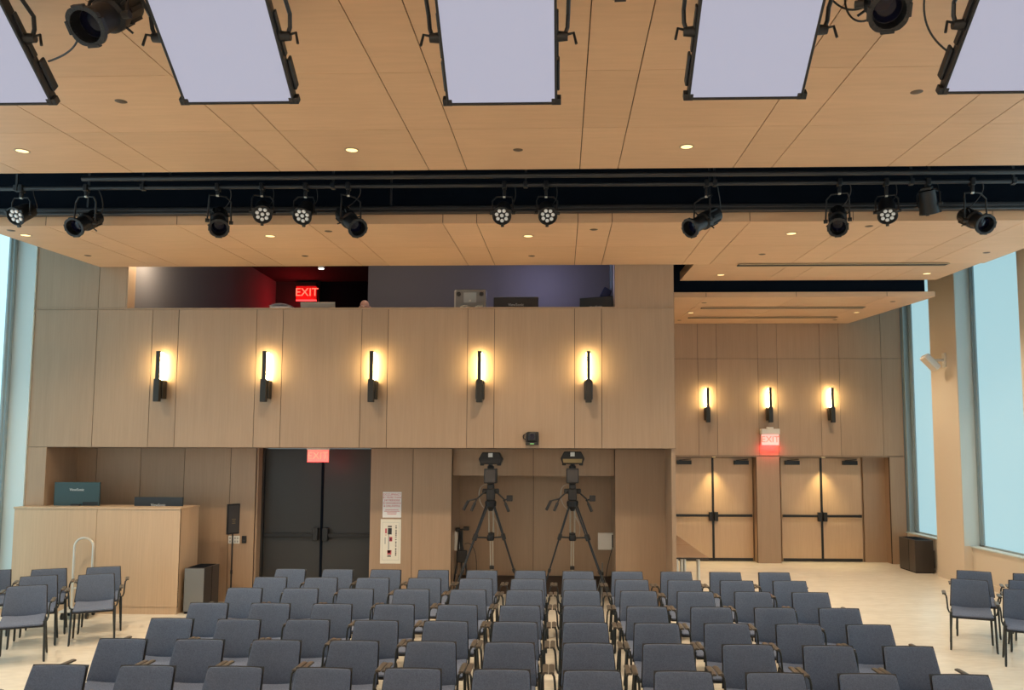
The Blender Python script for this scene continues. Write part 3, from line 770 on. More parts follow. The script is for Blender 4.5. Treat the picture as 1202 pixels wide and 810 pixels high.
a = PY(158, 594, mY); c_ = PY(215, 594, mY); tz = PY(186, 583.5, mY).z
z0 = tz-.42
monitor('monitor', 'dark monitor barely rising above the right end of the control desk', ((a.x+c_.x)/2, mY, z0), c_.x-a.x, .42, 'monitor2', .0, .42-.12, False, logo=.055, bot=zs_-z0)

# steel hand cart before the desk
p = PZ(97, 722, 0); ht = PY(98, 631, p.y).z
t = thing('hand_cart', 'pale steel hand cart with tall looped handle before the control desk', 'cart', (p.x, p.y-.05, 0), .25)
hw = .125
pts = [(-hw,0,.11), (-hw,0,ht-.16)] + [(-hw*math.cos(i*PI/10), .0, ht-.125+ .125*math.sin(i*PI/10)) for i in range(11)] + [(hw,0,ht-.16), (hw,0,.11)]
MB().tube(pts, .017, 10).build('handle', 'chrome', t)
MB().box(-.20, .20, -.32, .06, .10, .125).build('platform', 'chrome', t, bevel=.008)
MB().tube([(-hw,0,.40),(hw,0,.40)], .012, 8).build('cross_bar', 'chrome', t)
for x, y in ((-.16,-.27),(.16,-.27),(-.16,.03),(.16,.03)):
    MB().tube([(x-.015,y,.045),(x+.015,y,.045)], .045, 14).build('caster', 'plastic', t)
# bins
t = thing('waste_bin', 'grey metal two-tone waste bin beside the wooden control desk', 'bin', (-5.585, 12.0, 0))
bh = .665
MB().box(0, .30, 0, .52, .03, bh).build('body', 'darkgrey', t, bevel=.004)
MB().box(.004, .296, -.006, .0, .035, bh-.005).build('front_panel', 'grey', t, bevel=.003)
MB().box(.03, .27, .04, .24, bh, bh+.004).box(.03, .27, .27, .48, bh, bh+.004).build('opening', 'black', t)
MB().box(.01, .29, .01, .51, 0, .03).build('plinth', 'black', t)
MB().box(.300, .303, .255, .262, .03, bh).build('panel_joint', 'black', t)
t = thing('waste_bin', 'dark brown metal bin standing by the window wall in the far right corner', 'bin', (7.13, 16.8, 0))
MB().box(0, .37, 0, .78, .02, .66).build('body', 'darkgrey', t, bevel=.005)
MB().box(-.003, .0, .30, .307, .03, .65).build('panel_joint', 'black', t)
MB().box(.04, .33, .05, .36, .66, .664).box(.04, .33, .42, .73, .66, .664).build('opening', 'black', t)
MB().box(.01, .36, .01, .77, 0, .02).build('plinth', 'black', t)
MB().box(.37, .41, .05, .65, .1, .45).build('back_flap', 'bsatin', t, bevel=.004)
# sign stand
p = PY(274, 600, 12.6)
t = thing('sign_stand', 'slim black pole sign stand beside the light switches', 'sign stand', (p.x, 12.6, 0), 1.02)
zt = PY(274, 591.5, 12.6).z; zb = PY(274, 627, 12.6).z
MB().lathe([(0,0),(.15,0),(.15,.012),(.02,.02),(0,.02)], 24).build('base', 'bmetal', t)
MB().tube([(0,0,.015),(0,0,zb+.05)], .012, 8).tube([(0,0,.5),(0,0,.56)], .017, 8).build('pole', 'bmetal', t)
MB().box(-.11, .11, -.015, .015, zb, zt).build('sign_frame', 'bmetal', t, bevel=.004)
MB().box(-.09, .09, -.018, -.015, zb+.025, zt-.025).build('sign_insert', 'darkgrey', t)
for k, w in enumerate((.07,.05,.06)): MB().box(-w/2, w/2, -.020, -.018, (zb+zt)/2-.01-.03*k, (zb+zt)/2-.0-.03*k).build('sign_text', 'gold', t)
# switches
p, q = PY(268, 638, YL), PY(281.5, 629, YL)
t = thing('switch_plate', 'white switch plate with grey buttons on the wall behind the sign stand', 'switch plate', (p.x, YL, p.z))
w, h = q.x-p.x, q.z-p.z
MB().box(0, w, -.008, 0, 0, h).build('plate', 'white', t, bevel=.002)
for i in range(4):
    for j in range(2): MB().box(w*(.10+.22*i), w*(.10+.22*i)+w*.13, -.012, -.008, h*(.15+.42*j), h*(.15+.42*j)+h*.25).build('button', 'greyink', t)
p, q = PY(284, 637.5, YL), PY(289.5, 629, YL)
t = thing('card_reader', 'small black card reader beside the white switch plate', 'card reader', (p.x, YL, p.z))
MB().box(0, q.x-p.x, -.02, .006, 0, q.z-p.z).build('case', 'plastic', t, bevel=.006)
MB().box(.015, q.x-p.x-.015, -.023, -.02, .03, .05).build('reader_slot', 'darkgrey', t)

# notices on the wall
def sheet(name, label, xa, xb, ya, yb, material):
    p, q = PY(xa, yb, YL), PY(xb, ya, YL)
    t = thing(name, label, 'sign', ((p.x+q.x)/2, YL, p.z)); w, h = q.x-p.x, q.z-p.z
    MB().box(-w/2, w/2, -.006, 0, 0, h).build('sheet', material, t, bevel=.0015)
    return t, w, h
t, w, h = sheet('occupancy_sign', 'white occupancy notice in red capitals, above the cream poster', 449, 471.5, 577.5, 607.5, 'paper')
for i, (s, sz) in enumerate((('OCCUPANCY', .047), ('BY MORE THAN', .041), ('247 PERSONS', .044), ('IS DANGEROUS', .041), ('& UNLAWFUL', .043))):
    text('lettering', s, sz, 'redink', t, (0, -.007, h*(.895-.112*i)), ext=.0006)
for i, wd in enumerate((.70, .82, .52, .48)): MB().box(-w*wd/2, w*wd/2, -.0072, -.006, h*(.29-.055*i), h*(.29-.055*i)+h*.018).build('small_print', 'redink', t)
t, w, h = sheet('poster', 'cream poster with red and black picture strip below the occupancy notice', 446, 471, 609.5, 661.5, 'card')
e = .003
for x0, x1, z0, z1 in ((-.41,-.40,.08,.93),(.40,.41,.08,.93),(-.41,.41,.08,.085),(-.41,.41,.925,.93)):
    MB().box(w*x0, w*x1, -.0072, -.006, h*z0, h*z1).build('border_line', 'greyink', t)
def blk(name, x0, x1, z0, z1, m_): MB().box(w*x0, w*x1, -.0078, -.006, h*z0, h*z1).build(name, m_, t)
blk('picture_strip', -.14, .05, .655, .80, 'blackink'); blk('picture_strip', -.14, .05, .82, .85, 'blackink'); blk('picture_strip', -.12, -.06, .32, .655, 'greyink')
blk('picture_strip', -.06, .08, .50, .60, 'redink'); blk('picture_strip', -.02, .04, .52, .57, 'blackink'); blk('picture_strip', -.15, .05, .20, .30, 'redink'); blk('picture_strip', -.13, .0, .24, .30, 'blackink')
blk('picture_strip', -.15, .03, .155, .18, 'blackink'); blk('red_lettering', -.27, -.19, .68, .79, 'redink'); blk('red_lettering', -.26, -.21, .635, .65, 'redink'); blk('grey_lettering', -.29, -.24, .44, .59, 'greyink')
rr = random.Random(3); z = .86
while z > .17:
    hh = rr.choice((.018,.03,.022)); blk('vertical_lettering', .23, .29, z-hh, z, 'blackink'); z -= hh + rr.choice((.012,.02,.012,.035))

# ------------------------------------------------------------------ camera tripods
def tripod(px, py_top, ground, feet, label, clabel, flip):
    Yt = 12.55
    s = Yt/950
    X = PY(px, 590, Yt).x; z = lambda py, y=Yt: PY(px, py, y).z
    t = thing('camera_tripod', label, 'tripod', (X, Yt, 0), 0, 'camera tripods')
    zb = z(592)
    MB().lathe([(0,zb-.10),(.03,zb-.10),(.05,zb-.05),(.085,zb-.03),(.09,zb+.04),(.07,zb+.06),(0,zb+.06)], 16).build('bowl', 'bmetal', t)
    b = MB().cbox((0,0,zb+.15), (.13,.13,.18)); b.cbox((0,0,zb+.27), (.10,.16,.08)); b.tube([(-.13,0,zb+.20),(.13,0,zb+.20)], .04, 12)
    b.build('fluid_head', 'plastic', t, bevel=.015)
    for (fx, fy, m_) in feet:
        foot = Vector((fx, fy, .0)); top = Vector((fx*.09, fy*.09, zb-.02))
        if m_ == 'pale': top = Vector((0, .06, zb-.02))
        g = MB(); mid = top.lerp(foot, .30)
        d = (foot-top).normalized(); sd = d.cross(Vector((fx, fy, 0)).normalized() if m_ != 'pale' else Vector((0,1,0))).normalized()*.034
        g.tube([top+sd, mid+sd], .0125, 8).tube([top-sd, mid-sd], .0125, 8)
        leg = g.build('leg', 'bsatin' if m_ == 'dark' else 'lightleg', t)
        m2 = top.lerp(foot, .62)
        g = MB(); g.tube([mid+sd*.55, m2+sd*.55], .0105, 8).tube([mid-sd*.55, m2-sd*.55], .0105, 8); g.tube([m2, foot+(top-foot).normalized()*.02], .014, 8)
        g.build('lower_leg', 'bsatin' if m_ == 'dark' else 'lightleg', leg)
        g = MB(); g.T = axis_mat(d, mid); g.cbox((0,0,0), (.095,.05,.10)); g.build('leg_clamp', 'plastic', leg, bevel=.01); g = MB(); g.T = axis_mat(d, m2); g.cbox((0,0,0), (.07,.04,.06)); g.build('leg_clamp', 'plastic', leg, bevel=.01)
        g = MB(); g.lathe([(0,0),(.035,0),(.03,.03),(.012,.04),(0,.04)], 10); o = g.build('foot', 'plastic', leg); o.location = foot
    b = MB(); zc = zb - .02 - (zb-.02)*.30
    cpos = Vector((0, .02, zc-.02))
    for (fx, fy, m_) in feet:
        f = Vector((fx, fy, 0)); top = Vector((fx*.09, fy*.09, zb-.02)) if m_ != 'pale' else Vector((0,.06,zb-.02)); mid = top.lerp(f, .30)
        b.tube([cpos, mid], .013, 8)
    b.lathe([(0,zc-.06),(.05,zc-.06),(.06,zc-.03),(.05,zc+.02),(0,zc+.02)], 14)
    b.build('spreader', 'bmetal', t)
    # pan bars
    for s_, (gx, gz) in ((-1, (-.28,-.03)), (1, (.29,-.04))):
        h0 = Vector((s_*.06, -.03, zb+.22)); h1 = Vector((gx*.72, -.12, zb+.09)); h2 = Vector((gx, -.17, zb+gz-.06))
        hb = MB().tube([h0, h1, h2], .012, 8).build('pan_bar', 'bmetal', t)
        MB().tube([h1.lerp(h2,.35), h2], .022, 10).build('grip', 'plastic', hb)
    gc = Vector((-.33, -.15, zb+.06)); MB().tube([gc, gc+Vector((-.07,-.02,-.14))], .022, 10).tube([gc, Vector((-.2,-.12,zb+.09))], .012, 8).build('focus_grip', 'plastic', t)
    zc_ = Vector((.30, -.13, zb+.10)); b = MB().cbox(zc_, (.09,.07,.09)); b.tube([zc_, Vector((.2,-.1,zb+.06))], .012, 8); b.build('zoom_control', 'bsatin', t, bevel=.012)
    MB().tube(bez((-.05,.0,zb+.30), (-.24,-.02,zb+.34), (-.22,0,zb-.05), (-.03,.02,zb-.10), 14), .005, 6).tube(bez((.02,.0,zb-.08), (.05,-.05,zb-.30), (.15,0,zb-.22), (.10,.06,zb-.5), 14), .005, 6).build('control_cable', 'lightleg', t)
    # camera on the head
    zc0 = zb+.31
    c = thing('video_camera', clabel, 'camera', (X, Yt, zc0), 0, 'cameras on tripods')
    k = MB().box(-.095, .095, -.13, .10, .015, .24); k.box(-.05, .05, -.10, .10, 0, .02); k.build('camera_body', 'plastic', c, bevel=.015)
    MB().box(-.08, .08, -.138, -.13, .03, .215).build('rear_plate', 'darkgrey', c, bevel=.006)
    MB().lathe([(0,0),(.05,0),(.055,.03),(.035,.05),(.035,.075),(0,.075)], 16).build('top_mount', 'bsatin', c).location = (0, -.05, .24)
    MB().tube([(-.025,-.06,.285),(.025,-.06,.285)], .018, 10).build('mount_knob', 'chrome', c)
    ztop = PY(px, py_top, Yt).z - zc0
    lo = .305
    h = MB().prism([(-.155,lo),(.155,lo),(.185,lo+(ztop-lo)*.45),(.13,ztop),(-.13,ztop),(-.185,lo+(ztop-lo)*.45)], -.10, .12).build('monitor_hood', 'bmetal', c, bevel=.012)
    MB().prism([(-.14,lo+.02),(.14,lo+.02),(.15,lo+.08),(-.15,lo+.08)], -.112, -.10).build('hood_strip', 'gold' if flip else 'bsatin', h)
    MB().box(-.033, .033, -.112, -.10, ztop-.075, ztop-.012).build('white_tag', 'sticker', h)
    for s_ in (-1, 1): MB().cbox((s_*.13, -.06, lo+.005), (.06,.08,.05)).build('hood_clamp', 'bmetal', h, bevel=.008)
    return t
p1 = PZ(529, 705, 0)
tripod(576, 531, 0, [(-.62,-.30,'dark'), (.56,-.06,'dark'), (.0,.42,'pale')], 'black camera tripod standing left of the other, in front of the alcove', 'black video camera with white tag on the left tripod', False)
tripod(672, 530, 0, [(-.54,-.06,'dark'), (.62,-.30,'dark'), (.0,.42,'pale')], 'black camera tripod standing right of the other, in front of the alcove', 'black video camera with brass strip on the right tripod', True)
# folded stand and boxes in the alcove
X0 = PY(542, 640, 13.35).x
t = thing('folded_stand', 'folded black stand with clips leaning in the left corner of the alcove', 'stand', (X0, 13.35, 0))
zz = PY(542, 622, 13.35).z
for i, (x, y, a_) in enumerate(((-.10,.02,.02),(.0,.0,-.03),(.08,.05,-.10))): MB().tube([(x*1.6,y-.05,0),(x*.8,y,zz*.5),(x*.6+a_,y+.03,zz-.02*i)], .015, 8).build('leg', 'bmetal', t)
MB().cbox((0,.02,zz*.62), (.17,.09,.20)).build('collar', 'plastic', t, bevel=.02)
MB().cbox((-.07,.02,zz), (.07,.08,.06)).cbox((.07,.03,zz+.02), (.09,.08,.06)).tube([(-.07,.02,zz),(.07,.03,zz+.01)], .015, 8).tube([(0,.02,zz*.62),(.0,.025,zz)], .016, 8).build('clamp_head', 'plastic', t, bevel=.015)
MB().tube(bez((.05,0,zz*.8),(.30,0,zz*.9),(.28,.05,.25),(.15,.0,.01)), .006, 6).build('cable', 'plastic', t)
p, q = PY(702, 645, 13.6), PY(721, 625.5, 13.6)
t = thing('wall_box', 'white connection box at the right side of the alcove', 'wall box', ((p.x+q.x)/2, 13.6, p.z))
w, h = q.x-p.x, q.z-p.z
MB().box(-w/2, ax1-(p.x+q.x)/2, -.05, .03, 0, h).build('case', 'white', t, bevel=.006)
MB().box(w*.34, w*.5, -.058, -.05, h*.15, h*.9).build('socket_strip', 'plastic', t, bevel=.004)
MB().tube(bez((w*.42,-.055,h*.3),(w*.2,-.09,-.1),(0,-.12,-.3),(-.05,-.15,-.62)), .007, 6).build('plug_cable', 'plastic', t)
p, q = PY(531.5, 646, 13.45), PY(531.5, 623, 13.45)
t = thing('wall_box', 'slim white box on the left side wall of the alcove', 'wall box', (ax0, 13.4, p.z))
MB().box(0, .05, 0, .42, 0, q.z-p.z).build('case', 'white', t, bevel=.006); MB().box(.05, .054, .03, .39, .03, q.z-p.z-.03).build('cover', 'paper', t)
p = PZ(708, 690, 0)
t = thing('light_stand', 'small thin stand with spread legs behind the right tripod', 'stand', (PY(707, 660, 13.3).x, 13.3, 0))
for an in (.3, 2.4, 4.5): MB().tube([(.16*math.cos(an),.16*math.sin(an),.01),(0,0,.45)], .009, 6).build('leg', 'grey', t)
MB().tube([(0,0,.02),(0,0,.62)], .011, 8).build('pole', 'grey', t); MB().cbox((0,0,.45),(.04,.04,.05)).build('collar', 'plastic', t, bevel=.005)

# pan-tilt camera on the balcony face
p, q = PY(617, 522.5, W-.15), PY(632, 506.5, W-.15)
t = thing('wall_camera', 'small black pan and tilt camera on the lower edge of the balcony', 'camera', ((p.x+q.x)/2, W, p.z))
w, h = q.x-p.x, q.z-p.z
MB().box(-w/2, w/2, -.16, -.03, 0, h*.22).build('base', 'plastic', t, bevel=.01)
MB().prism([(-w/2,h*.2),(w/2,h*.2),(w/2,h*.98),(w*.42,h),(-w*.38,h),(-w/2,h*.85)], -.03, 0).build('bracket', 'bsatin', t, bevel=.006)
for s_ in (-1,1): MB().box(s_*w*.42-.018, s_*w*.42+.018, -.15, -.05, h*.2, h*.92).build('fork', 'plastic', t, bevel=.008)
MB().box(-w*.33, w*.33, -.17, -.05, h*.27, h*.95).build('head', 'plastic', t, bevel=.02)
b = MB(); b.T = axis_mat((0,-1,0), (0,-.17,h*.62)); b.lathe([(0,0),(.042,0),(.042,.02),(.032,.02),(.03,.008),(0,.012)], 18).build('lens', 'bluelens', t)
MB().box(-.03, .03, -.164, -.16, h*.07, h*.12).build('status_light', mat('status_green', (.2,.5,.15), .4, emit=(.4,.8,.3), es=.5), t)
MB().tube(bez((-w/2+.01,-.02,h*.8),(-w*.85,-.02,h*.85),(-w*.8,-.02,h*.4),(-w/2+.01,-.02,h*.42)), .008, 6).build('cable_loop', 'bmetal', t)

# loudspeaker on the pier
t = thing('wall_speaker', 'white loudspeaker on a bracket on the pier between the right windows', 'loudspeaker', PX(1109, 424, 7.42))
MB().box(-.03, 0, -.06, .06, -.12, .16).build('wall_plate', 'white', t, bevel=.006)
MB().tube([(-.02,0,.02),(-.16,-.02,.02),(-.22,-.03,0)], .028, 10).build('arm', 'white', t)
d = Vector((-.72,-.12,-.68)).normalized(); b = MB(); b.T = axis_mat(d, (-.30,-.05,-.03), (0,1,0)); b.cbox((0,0,0), (.36,.22,.12)); cs = b.build('cabinet', 'white', t, bevel=.03)
b = MB(); b.T = axis_mat(d, (-.30,-.05,-.03), (0,1,0)); b.cbox((0,0,.062), (.32,.18,.008)); b.build('grille', 'cream', t, bevel=.003)

# tables behind the balcony corner
def table(y0, y1, label, xr):
    t = thing('folding_table', label, 'table', (xr-.60, y0, 0), 0, 'tables by the balcony corner')
    l = y1-y0
    MB().box(0, .60, 0, l, .715, .745).build('tabletop', 'tabletop', t, bevel=.005)
    MB().box(.0, .602, -.003, l+.003, .72, .738).build('edge_band', 'plastic', t)
    for x in (.12, .46):
        for y in (.18, l-.18):
            MB().tube([(x,y,.03),(x,y,.715)], .028, 10).build('leg', 'chrome', t)
    for y in (.18, l-.18): MB().box(.05, .55, y-.03, y+.03, 0, .035).build('foot_bar', 'grey', t, bevel=.01)
table(13.05, 14.88, 'brown topped folding table, nearer the camera of two behind the balcony corner', 2.32)
table(14.90, 16.7, 'brown topped folding table, further one behind the balcony corner', 2.32)

# ------------------------------------------------------------------ exit signs
def exit_sign(label, c, w, h, y_off, body=True, hang=None, bright=True, drop=.0):
    t = thing('exit_sign', label, 'exit sign', c, 0, 'illuminated exit signs')
    return t
p, q = PY(361, 542, 12.55), PY(386, 527, 12.55)
t = thing('exit_sign', 'glowing red exit sign hung over the charcoal double door', 'exit sign', ((p.x+q.x)/2, 12.55, p.z)); w, h = q.x-p.x, BOT-p.z
MB().box(-w/2, w/2, -.02, .02, 0, h-.03).build('panel', 'exit_face_red', t, bevel=.004)
text('lettering', 'EXIT', h*.74, 'exit_hot', t, (0,-.024,h*.42), ext=.003)
MB().box(-w/2-.01, w/2+.01, -.03, .03, h-.03, h).build('housing', 'exit_body', t, bevel=.004)
MB().box(-w/2, w/2, -.015, .015, -.006, 0).build('glow_edge', 'exit_red', t)
lamp('exit_glow', 'POINT', (0,.12,-.03), (1,.03,.03), 1.6, t, shadow_soft_size=.06)
p, q = PY(893.5, 522.5, YB-.12), PY(914.5, 503.5, YB-.12)
t = thing('exit_sign', 'exit sign with pale housing above the wooden doors', 'exit sign', ((p.x+q.x)/2, YB-.12, p.z)); w, h = q.x-p.x, q.z-p.z
MB().box(-w/2, w/2, -.06, .12, h*.66, h).build('housing', 'exit_body', t, bevel=.006)
MB().box(-w*.18, w*.18, -.03, .05, h, h+.04).build('canopy_knob', 'exit_body', t, bevel=.006)
MB().box(-w/2+.01, w/2-.01, -.012, .012, 0, h*.66).build('panel', 'exit_face', t, bevel=.003)
text('lettering', 'EXIT', h*.54, 'exit_let', t, (0,-.016,h*.34), ext=.003)
MB().box(-w/2+.01, w/2-.01, -.014, .014, -.008, 0).build('glow_edge', 'exit_red', t)
lamp('exit_glow', 'AREA', (0,.02,-.03), (1,.03,.04), 3.0, t, size=w*.8, shape='RECTANGLE', size_y=.05).rotation_euler = (math.radians(55), 0, 0)
Ye = 18.55
p, q = PY(347.5, 352, Ye), PY(371.5, 332, Ye)
t = thing('exit_sign', 'bright red exit sign inside the dark control booth', 'exit sign', ((p.x+q.x)/2, Ye, p.z)); w, h = q.x-p.x, q.z-p.z
MB().box(-w/2, w/2, -.02, .05, h*.02, h*.80).build('panel', 'exit_face_dim', t, bevel=.004)
text('lettering', 'EXIT', h*.66, 'exit_hot', t, (.02,-.026,h*.42), ext=.004)
MB().box(-w/2, w/2, -.04, .15, h*.80, h).build('housing', 'bsatin', t, bevel=.006)
MB().box(-w/2, w/2, -.015, .05, -.02, .0).build('glow_edge', 'exit_red', t)
lamp('exit_glow', 'POINT', (-.1,-.35,-.1), (1,.02,.03), 13, t, shadow_soft_size=.1)

# ------------------------------------------------------------------ inside the booth
DT = 4.14
t = thing('booth_desk', 'long dark desk behind the balcony parapet', 'desk', (-6.4, W+.2, BF))
MB().box(0, 7.2, 0, .75, DT-BF-.04, DT-BF).build('desktop', 'boothdark', t, bevel=.004)
for x in (.1, 2.4, 4.7, 7.05): MB().box(x, x+.05, .05, .70, 0, DT-BF-.04).build('leg', 'bsatin', t)
Yd = 12.7
def dz(py, y=Yd): return PY(600, py, y).z
p, q = PY(533.5, 350, Yd), PY(571, 350, Yd); zt = PY(552, 340, Yd).z
t = thing('equipment_case', 'pale grey equipment unit standing on edge in the booth, feet showing', 'equipment', ((p.x+q.x)/2, Yd, DT)); w = q.x-p.x; h = zt-DT
MB().box(-w/2, w/2, -.05, .05, 0, h).build('shell', 'lightleg', t, bevel=.03)
MB().box(-w/2+.03, w/2-.03, -.056, -.05, .03, h-.035).build('base_plate', 'grey', t, bevel=.004)
for s_ in (-1,1):
    b = MB(); b.T = axis_mat((0,-1,0), (s_*(w/2-.075), -.056, h-.085)); b.lathe([(0,0),(.035,0),(.035,.015),(.022,.018),(.02,.008),(0,.008)], 14).build('foot', 'plastic', t)
MB().box(-.10, .10, -.062, -.056, h-.22, h-.06).build('label_plate', 'greyink', t)
b = MB(); b.T = axis_mat((0,-1,0), (.0,-.056,h-.19)); b.lathe([(0,0),(.018,0),(.016,.012),(0,.012)], 10).build('screw', 'chrome', t)
MB().tube(bez((-.18,-.06,h-.34),(-.12,-.08,h-.25),(-.02,-.08,h-.26),(.05,-.06,h-.36)), .014, 6).tube(bez((.08,-.07,h-.33),(.12,-.09,h-.25),(.15,-.08,h-.30),(.20,-.06,h-.27)), .014, 6).build('cable', 'card', t)
p, q = PY(579.5, 355, Yd), PY(632, 355, Yd); zt = PY(605, 349.3, Yd).z
t = monitor('monitor', 'dark monitor back just above the booth parapet, right of the pale unit', ((p.x+q.x)/2, Yd, zt-.42), q.x-p.x, .42, 'monitor2', 0, .42-.12, False, logo=.06, bot=DT-(zt-.42))
MB().box(-(q.x-p.x)/2, (q.x-p.x)/2, -.02, .014, .42, .426).build('top_edge', 'grey', t)
p, q = PY(682, 355, 12.75), PY(722, 355, 12.55); zt = PY(682, 347.8, 12.75).z
t = monitor('monitor', 'dark monitor turned sideways at the right end of the booth', ((p.x+q.x)/2-.02, 12.78, zt-.46), .55, .45, 'monitor2', -.35, .45-.16, False, logo=.05, bot=DT-(zt-.46))
t = thing('equipment_box', 'small blue lit box tilted at the right end of the booth', 'equipment', PY(711, 345, 13.3)); zq = t.location.z
b = MB(); b.T = Matrix.Rotation(.5, 4, 'Y'); b.cbox((0,0,0), (.14,.14,.17)); b.build('case', mat('blue_plastic', (.03,.04,.14), .5), t, bevel=.012)
MB().tube([(.0,.03,-.05),(.02,.05,DT-zq-.2),(.02,.05,BF-zq)], .015, 8).build('stand', 'bmetal', t)
t = thing('booth_blind', 'narrow blue white blind at the right end of the booth opening', 'blind', (PY(719, 330, 13.4).x, 13.4, BF))
MB().grid(lambda u, v: ((.10*(u-.5), .015*math.sin(u*4*PI), .3+v*2.5), (0,-1,0)), 16, 1, .004).build('fabric', mat('blind_fabric', (.45,.52,.75), .7), t)
MB().box(-.08,.08,-.02,.02,2.8,BC-BF).build('head_rail', 'grey', t)
t = thing('paper_stack', 'curled white papers lying on the booth desk near the exit sign', 'paper', (PY(331, 359, 12.55).x, 12.55, DT))
hp = PY(331, 357.2, 12.55).z-DT
MB().box(-.16, .16, -.10, .12, 0, hp-.05).build('binder', 'paper', t, bevel=.004)
MB().grid(lambda u, v: (((u-.5)*.34, (v-.5)*.22, hp-.05+.035*math.sin(u*PI)+.012), (0,0,1)), 12, 2, .004).build('top_sheet', 'paper', t)
p, q = PY(355, 358, 12.6), PY(395, 358, 12.6); zt = PY(375, 356, 12.6).z
t = thing('laptop', 'open grey laptop seen from behind under the booth exit sign', 'laptop', ((p.x+q.x)/2, 12.6, DT)); w = q.x-p.x; lh = zt-DT
MB().box(-w/2, w/2, .0, .30, lh-.36, lh-.335).build('keyboard_base', 'grey', t, bevel=.004)
b = MB().hexa([(-w/2,-.10,lh-.02),(w/2,-.10,lh-.02),(w/2,-.085,lh-.02),(-w/2,-.085,lh-.02),(-w/2,-.10,lh),(w/2,-.10,lh),(w/2,-.085,lh),(-w/2,-.085,lh)])
b.hexa([(-w/2,.0,lh-.335),(w/2,.0,lh-.335),(w/2,.015,lh-.335),(-w/2,.015,lh-.335),(-w/2,-.10,lh-.02),(w/2,-.10,lh-.02),(w/2,-.085,lh-.02),(-w/2,-.085,lh-.02)]).build('lid', 'lightleg', t)
MB().box(-w/2+.04, w/2-.04, .02, .28, 0, lh-.36).build('riser', 'bsatin', t)
c0 = PY(377, 315.5, 15.2)
t = thing('booth_spot', 'tiny white ceiling lamp shining inside the control booth', 'ceiling light', c0)
b = MB(); b.lathe([(0,0),(.055,0),(.06,.03),(.05,.10),(0,.10)], 16).build('lamp_head', 'white', t)
MB().lathe([(0,-.012),(.03,-.010),(.05,.0),(0,.0)], 16).build('bulb', mat('white_bulb', (1,.95,.85), .4, emit=(1,.92,.8), es=14), t)
MB().tube([(0,0,.1),(0,0,BC-c0.z)], .02, 8).build('stem', 'bsatin', t)

# person seated in the booth: only the crown of the head shows above the parapet
hx = PY(428.5, 356, 13.3).x; hz_ = PY(428.5, 352.8, 13.3).z
fl = BF
def skin(name, verts, edges, radii, material, parent, root=0):
    me = bpy.data.meshes.new(name); me.from_pydata(verts, edges, []); o = bpy.data.objects.new(name, me); col.objects.link(o)
    me.materials.append(M[material]); o.parent = parent
    o.modifiers.new('skin', 'SKIN'); sv = me.skin_vertices[0].data
    for v, r in zip(sv, radii): v.radius = (r, r) if not isinstance(r, tuple) else r
    sv[root].use_root = True
    s_ = o.modifiers.new('sub', 'SUBSURF'); s_.levels = s_.render_levels = 2
    for p_ in me.polygons: p_.use_smooth = True
    return o
t = thing('person', 'person seated in the control booth, only a bald crown visible', 'person', (hx, 13.3, fl))
H = hz_ - fl; sh = H - .33; pel = sh - .46
V = [(0,.02,pel),(0,.03,pel+.16),(0,.02,pel+.34),(0,.0,sh),(0,-.01,sh+.10),(0,-.015,sh+.16),(0,-.02,sh+.235),
     (-.19,.0,sh-.02),(-.25,-.02,sh-.28),(-.20,-.26,DT-fl+.05),(-.18,-.36,DT-fl+.035),
     (.19,.0,sh-.02),(.25,-.02,sh-.28),(.20,-.26,DT-fl+.05),(.18,-.36,DT-fl+.035),
     (-.10,-.02,pel-.02),(-.13,-.42,pel),(-.13,-.40,.10),(-.13,-.50,.045),(.10,-.02,pel-.02),(.13,-.42,pel),(.13,-.40,.10),(.13,-.50,.045)]
Ed = [(0,1),(1,2),(2,3),(3,4),(4,5),(5,6),(3,7),(7,8),(8,9),(9,10),(3,11),(11,12),(12,13),(13,14),(0,15),(15,16),(16,17),(17,18),(0,19),(19,20),(20,21),(21,22)]
Rd = [.14,.135,.15,.11,.055,.072,.085,.07,.052,.036,.03,.07,.052,.036,.03,.09,.065,.045,.04,.09,.065,.045,.04]
bodyo = skin('body', V, Ed, Rd, 'skin', t)
b = MB(); b.T = Matrix.Translation((0,-.02,H-.118))
b.lathe([(.045,-.105),(.062,-.085),(.072,-.04),(.078,.01),(.076,.045),(.066,.08),(.045,.105),(.02,.116),(0,.118)], 20)
b.build('head', 'skin', t, sub=1)
MB().tube([(0,-.09,H-.10),(0,-.112,H-.135),(0,-.095,H-.142)], [.008,.015,.010], 8).tube([(-.025,-.088,H-.175),(.025,-.088,H-.175)], .006, 6).build('nose_and_mouth', 'skin', t)
for s_ in (-1,1):
    MB().tube([(s_*.078,-.01,H-.10),(s_*.088,-.0,H-.12),(s_*.08,-.01,H-.15)], [.012,.018,.010], 8).build('ear', 'skin', t)
    b = MB(); b.T = Matrix.Translation((s_*.03,-.088,H-.105)); b.lathe([(0,-.010),(.008,-.007),(.011,0),(.008,.007),(0,.010)], 10).build('eye', 'white', t)
    for k in range(4):
        x = s_*.18 + (k-1.5)*.018
        MB().tube([(x,-.37,DT-fl+.03),(x*1.0,-.41,DT-fl+.034),(x,-.435-.008*(k in (1,2)),DT-fl+.018)], [.009,.0085,.007], 6).build('finger', 'skin', t)
    MB().tube([(s_*.155,-.34,DT-fl+.03),(s_*.135,-.37,DT-fl+.03),(s_*.13,-.395,DT-fl+.02)], [.010,.0095,.008], 6).build('thumb', 'skin', t)
skin('shirt', [V[0],V[1],V[2],V[3],V[7],V[8],(-.225,-.15,sh-.38),V[11],V[12],(.225,-.15,sh-.38)], [(0,1),(1,2),(2,3),(3,4),(4,5),(5,6),(3,7),(7,8),(8,9)], [.155,.15,.165,.125,.09,.072,.06,.09,.072,.06], 'shirt', t)
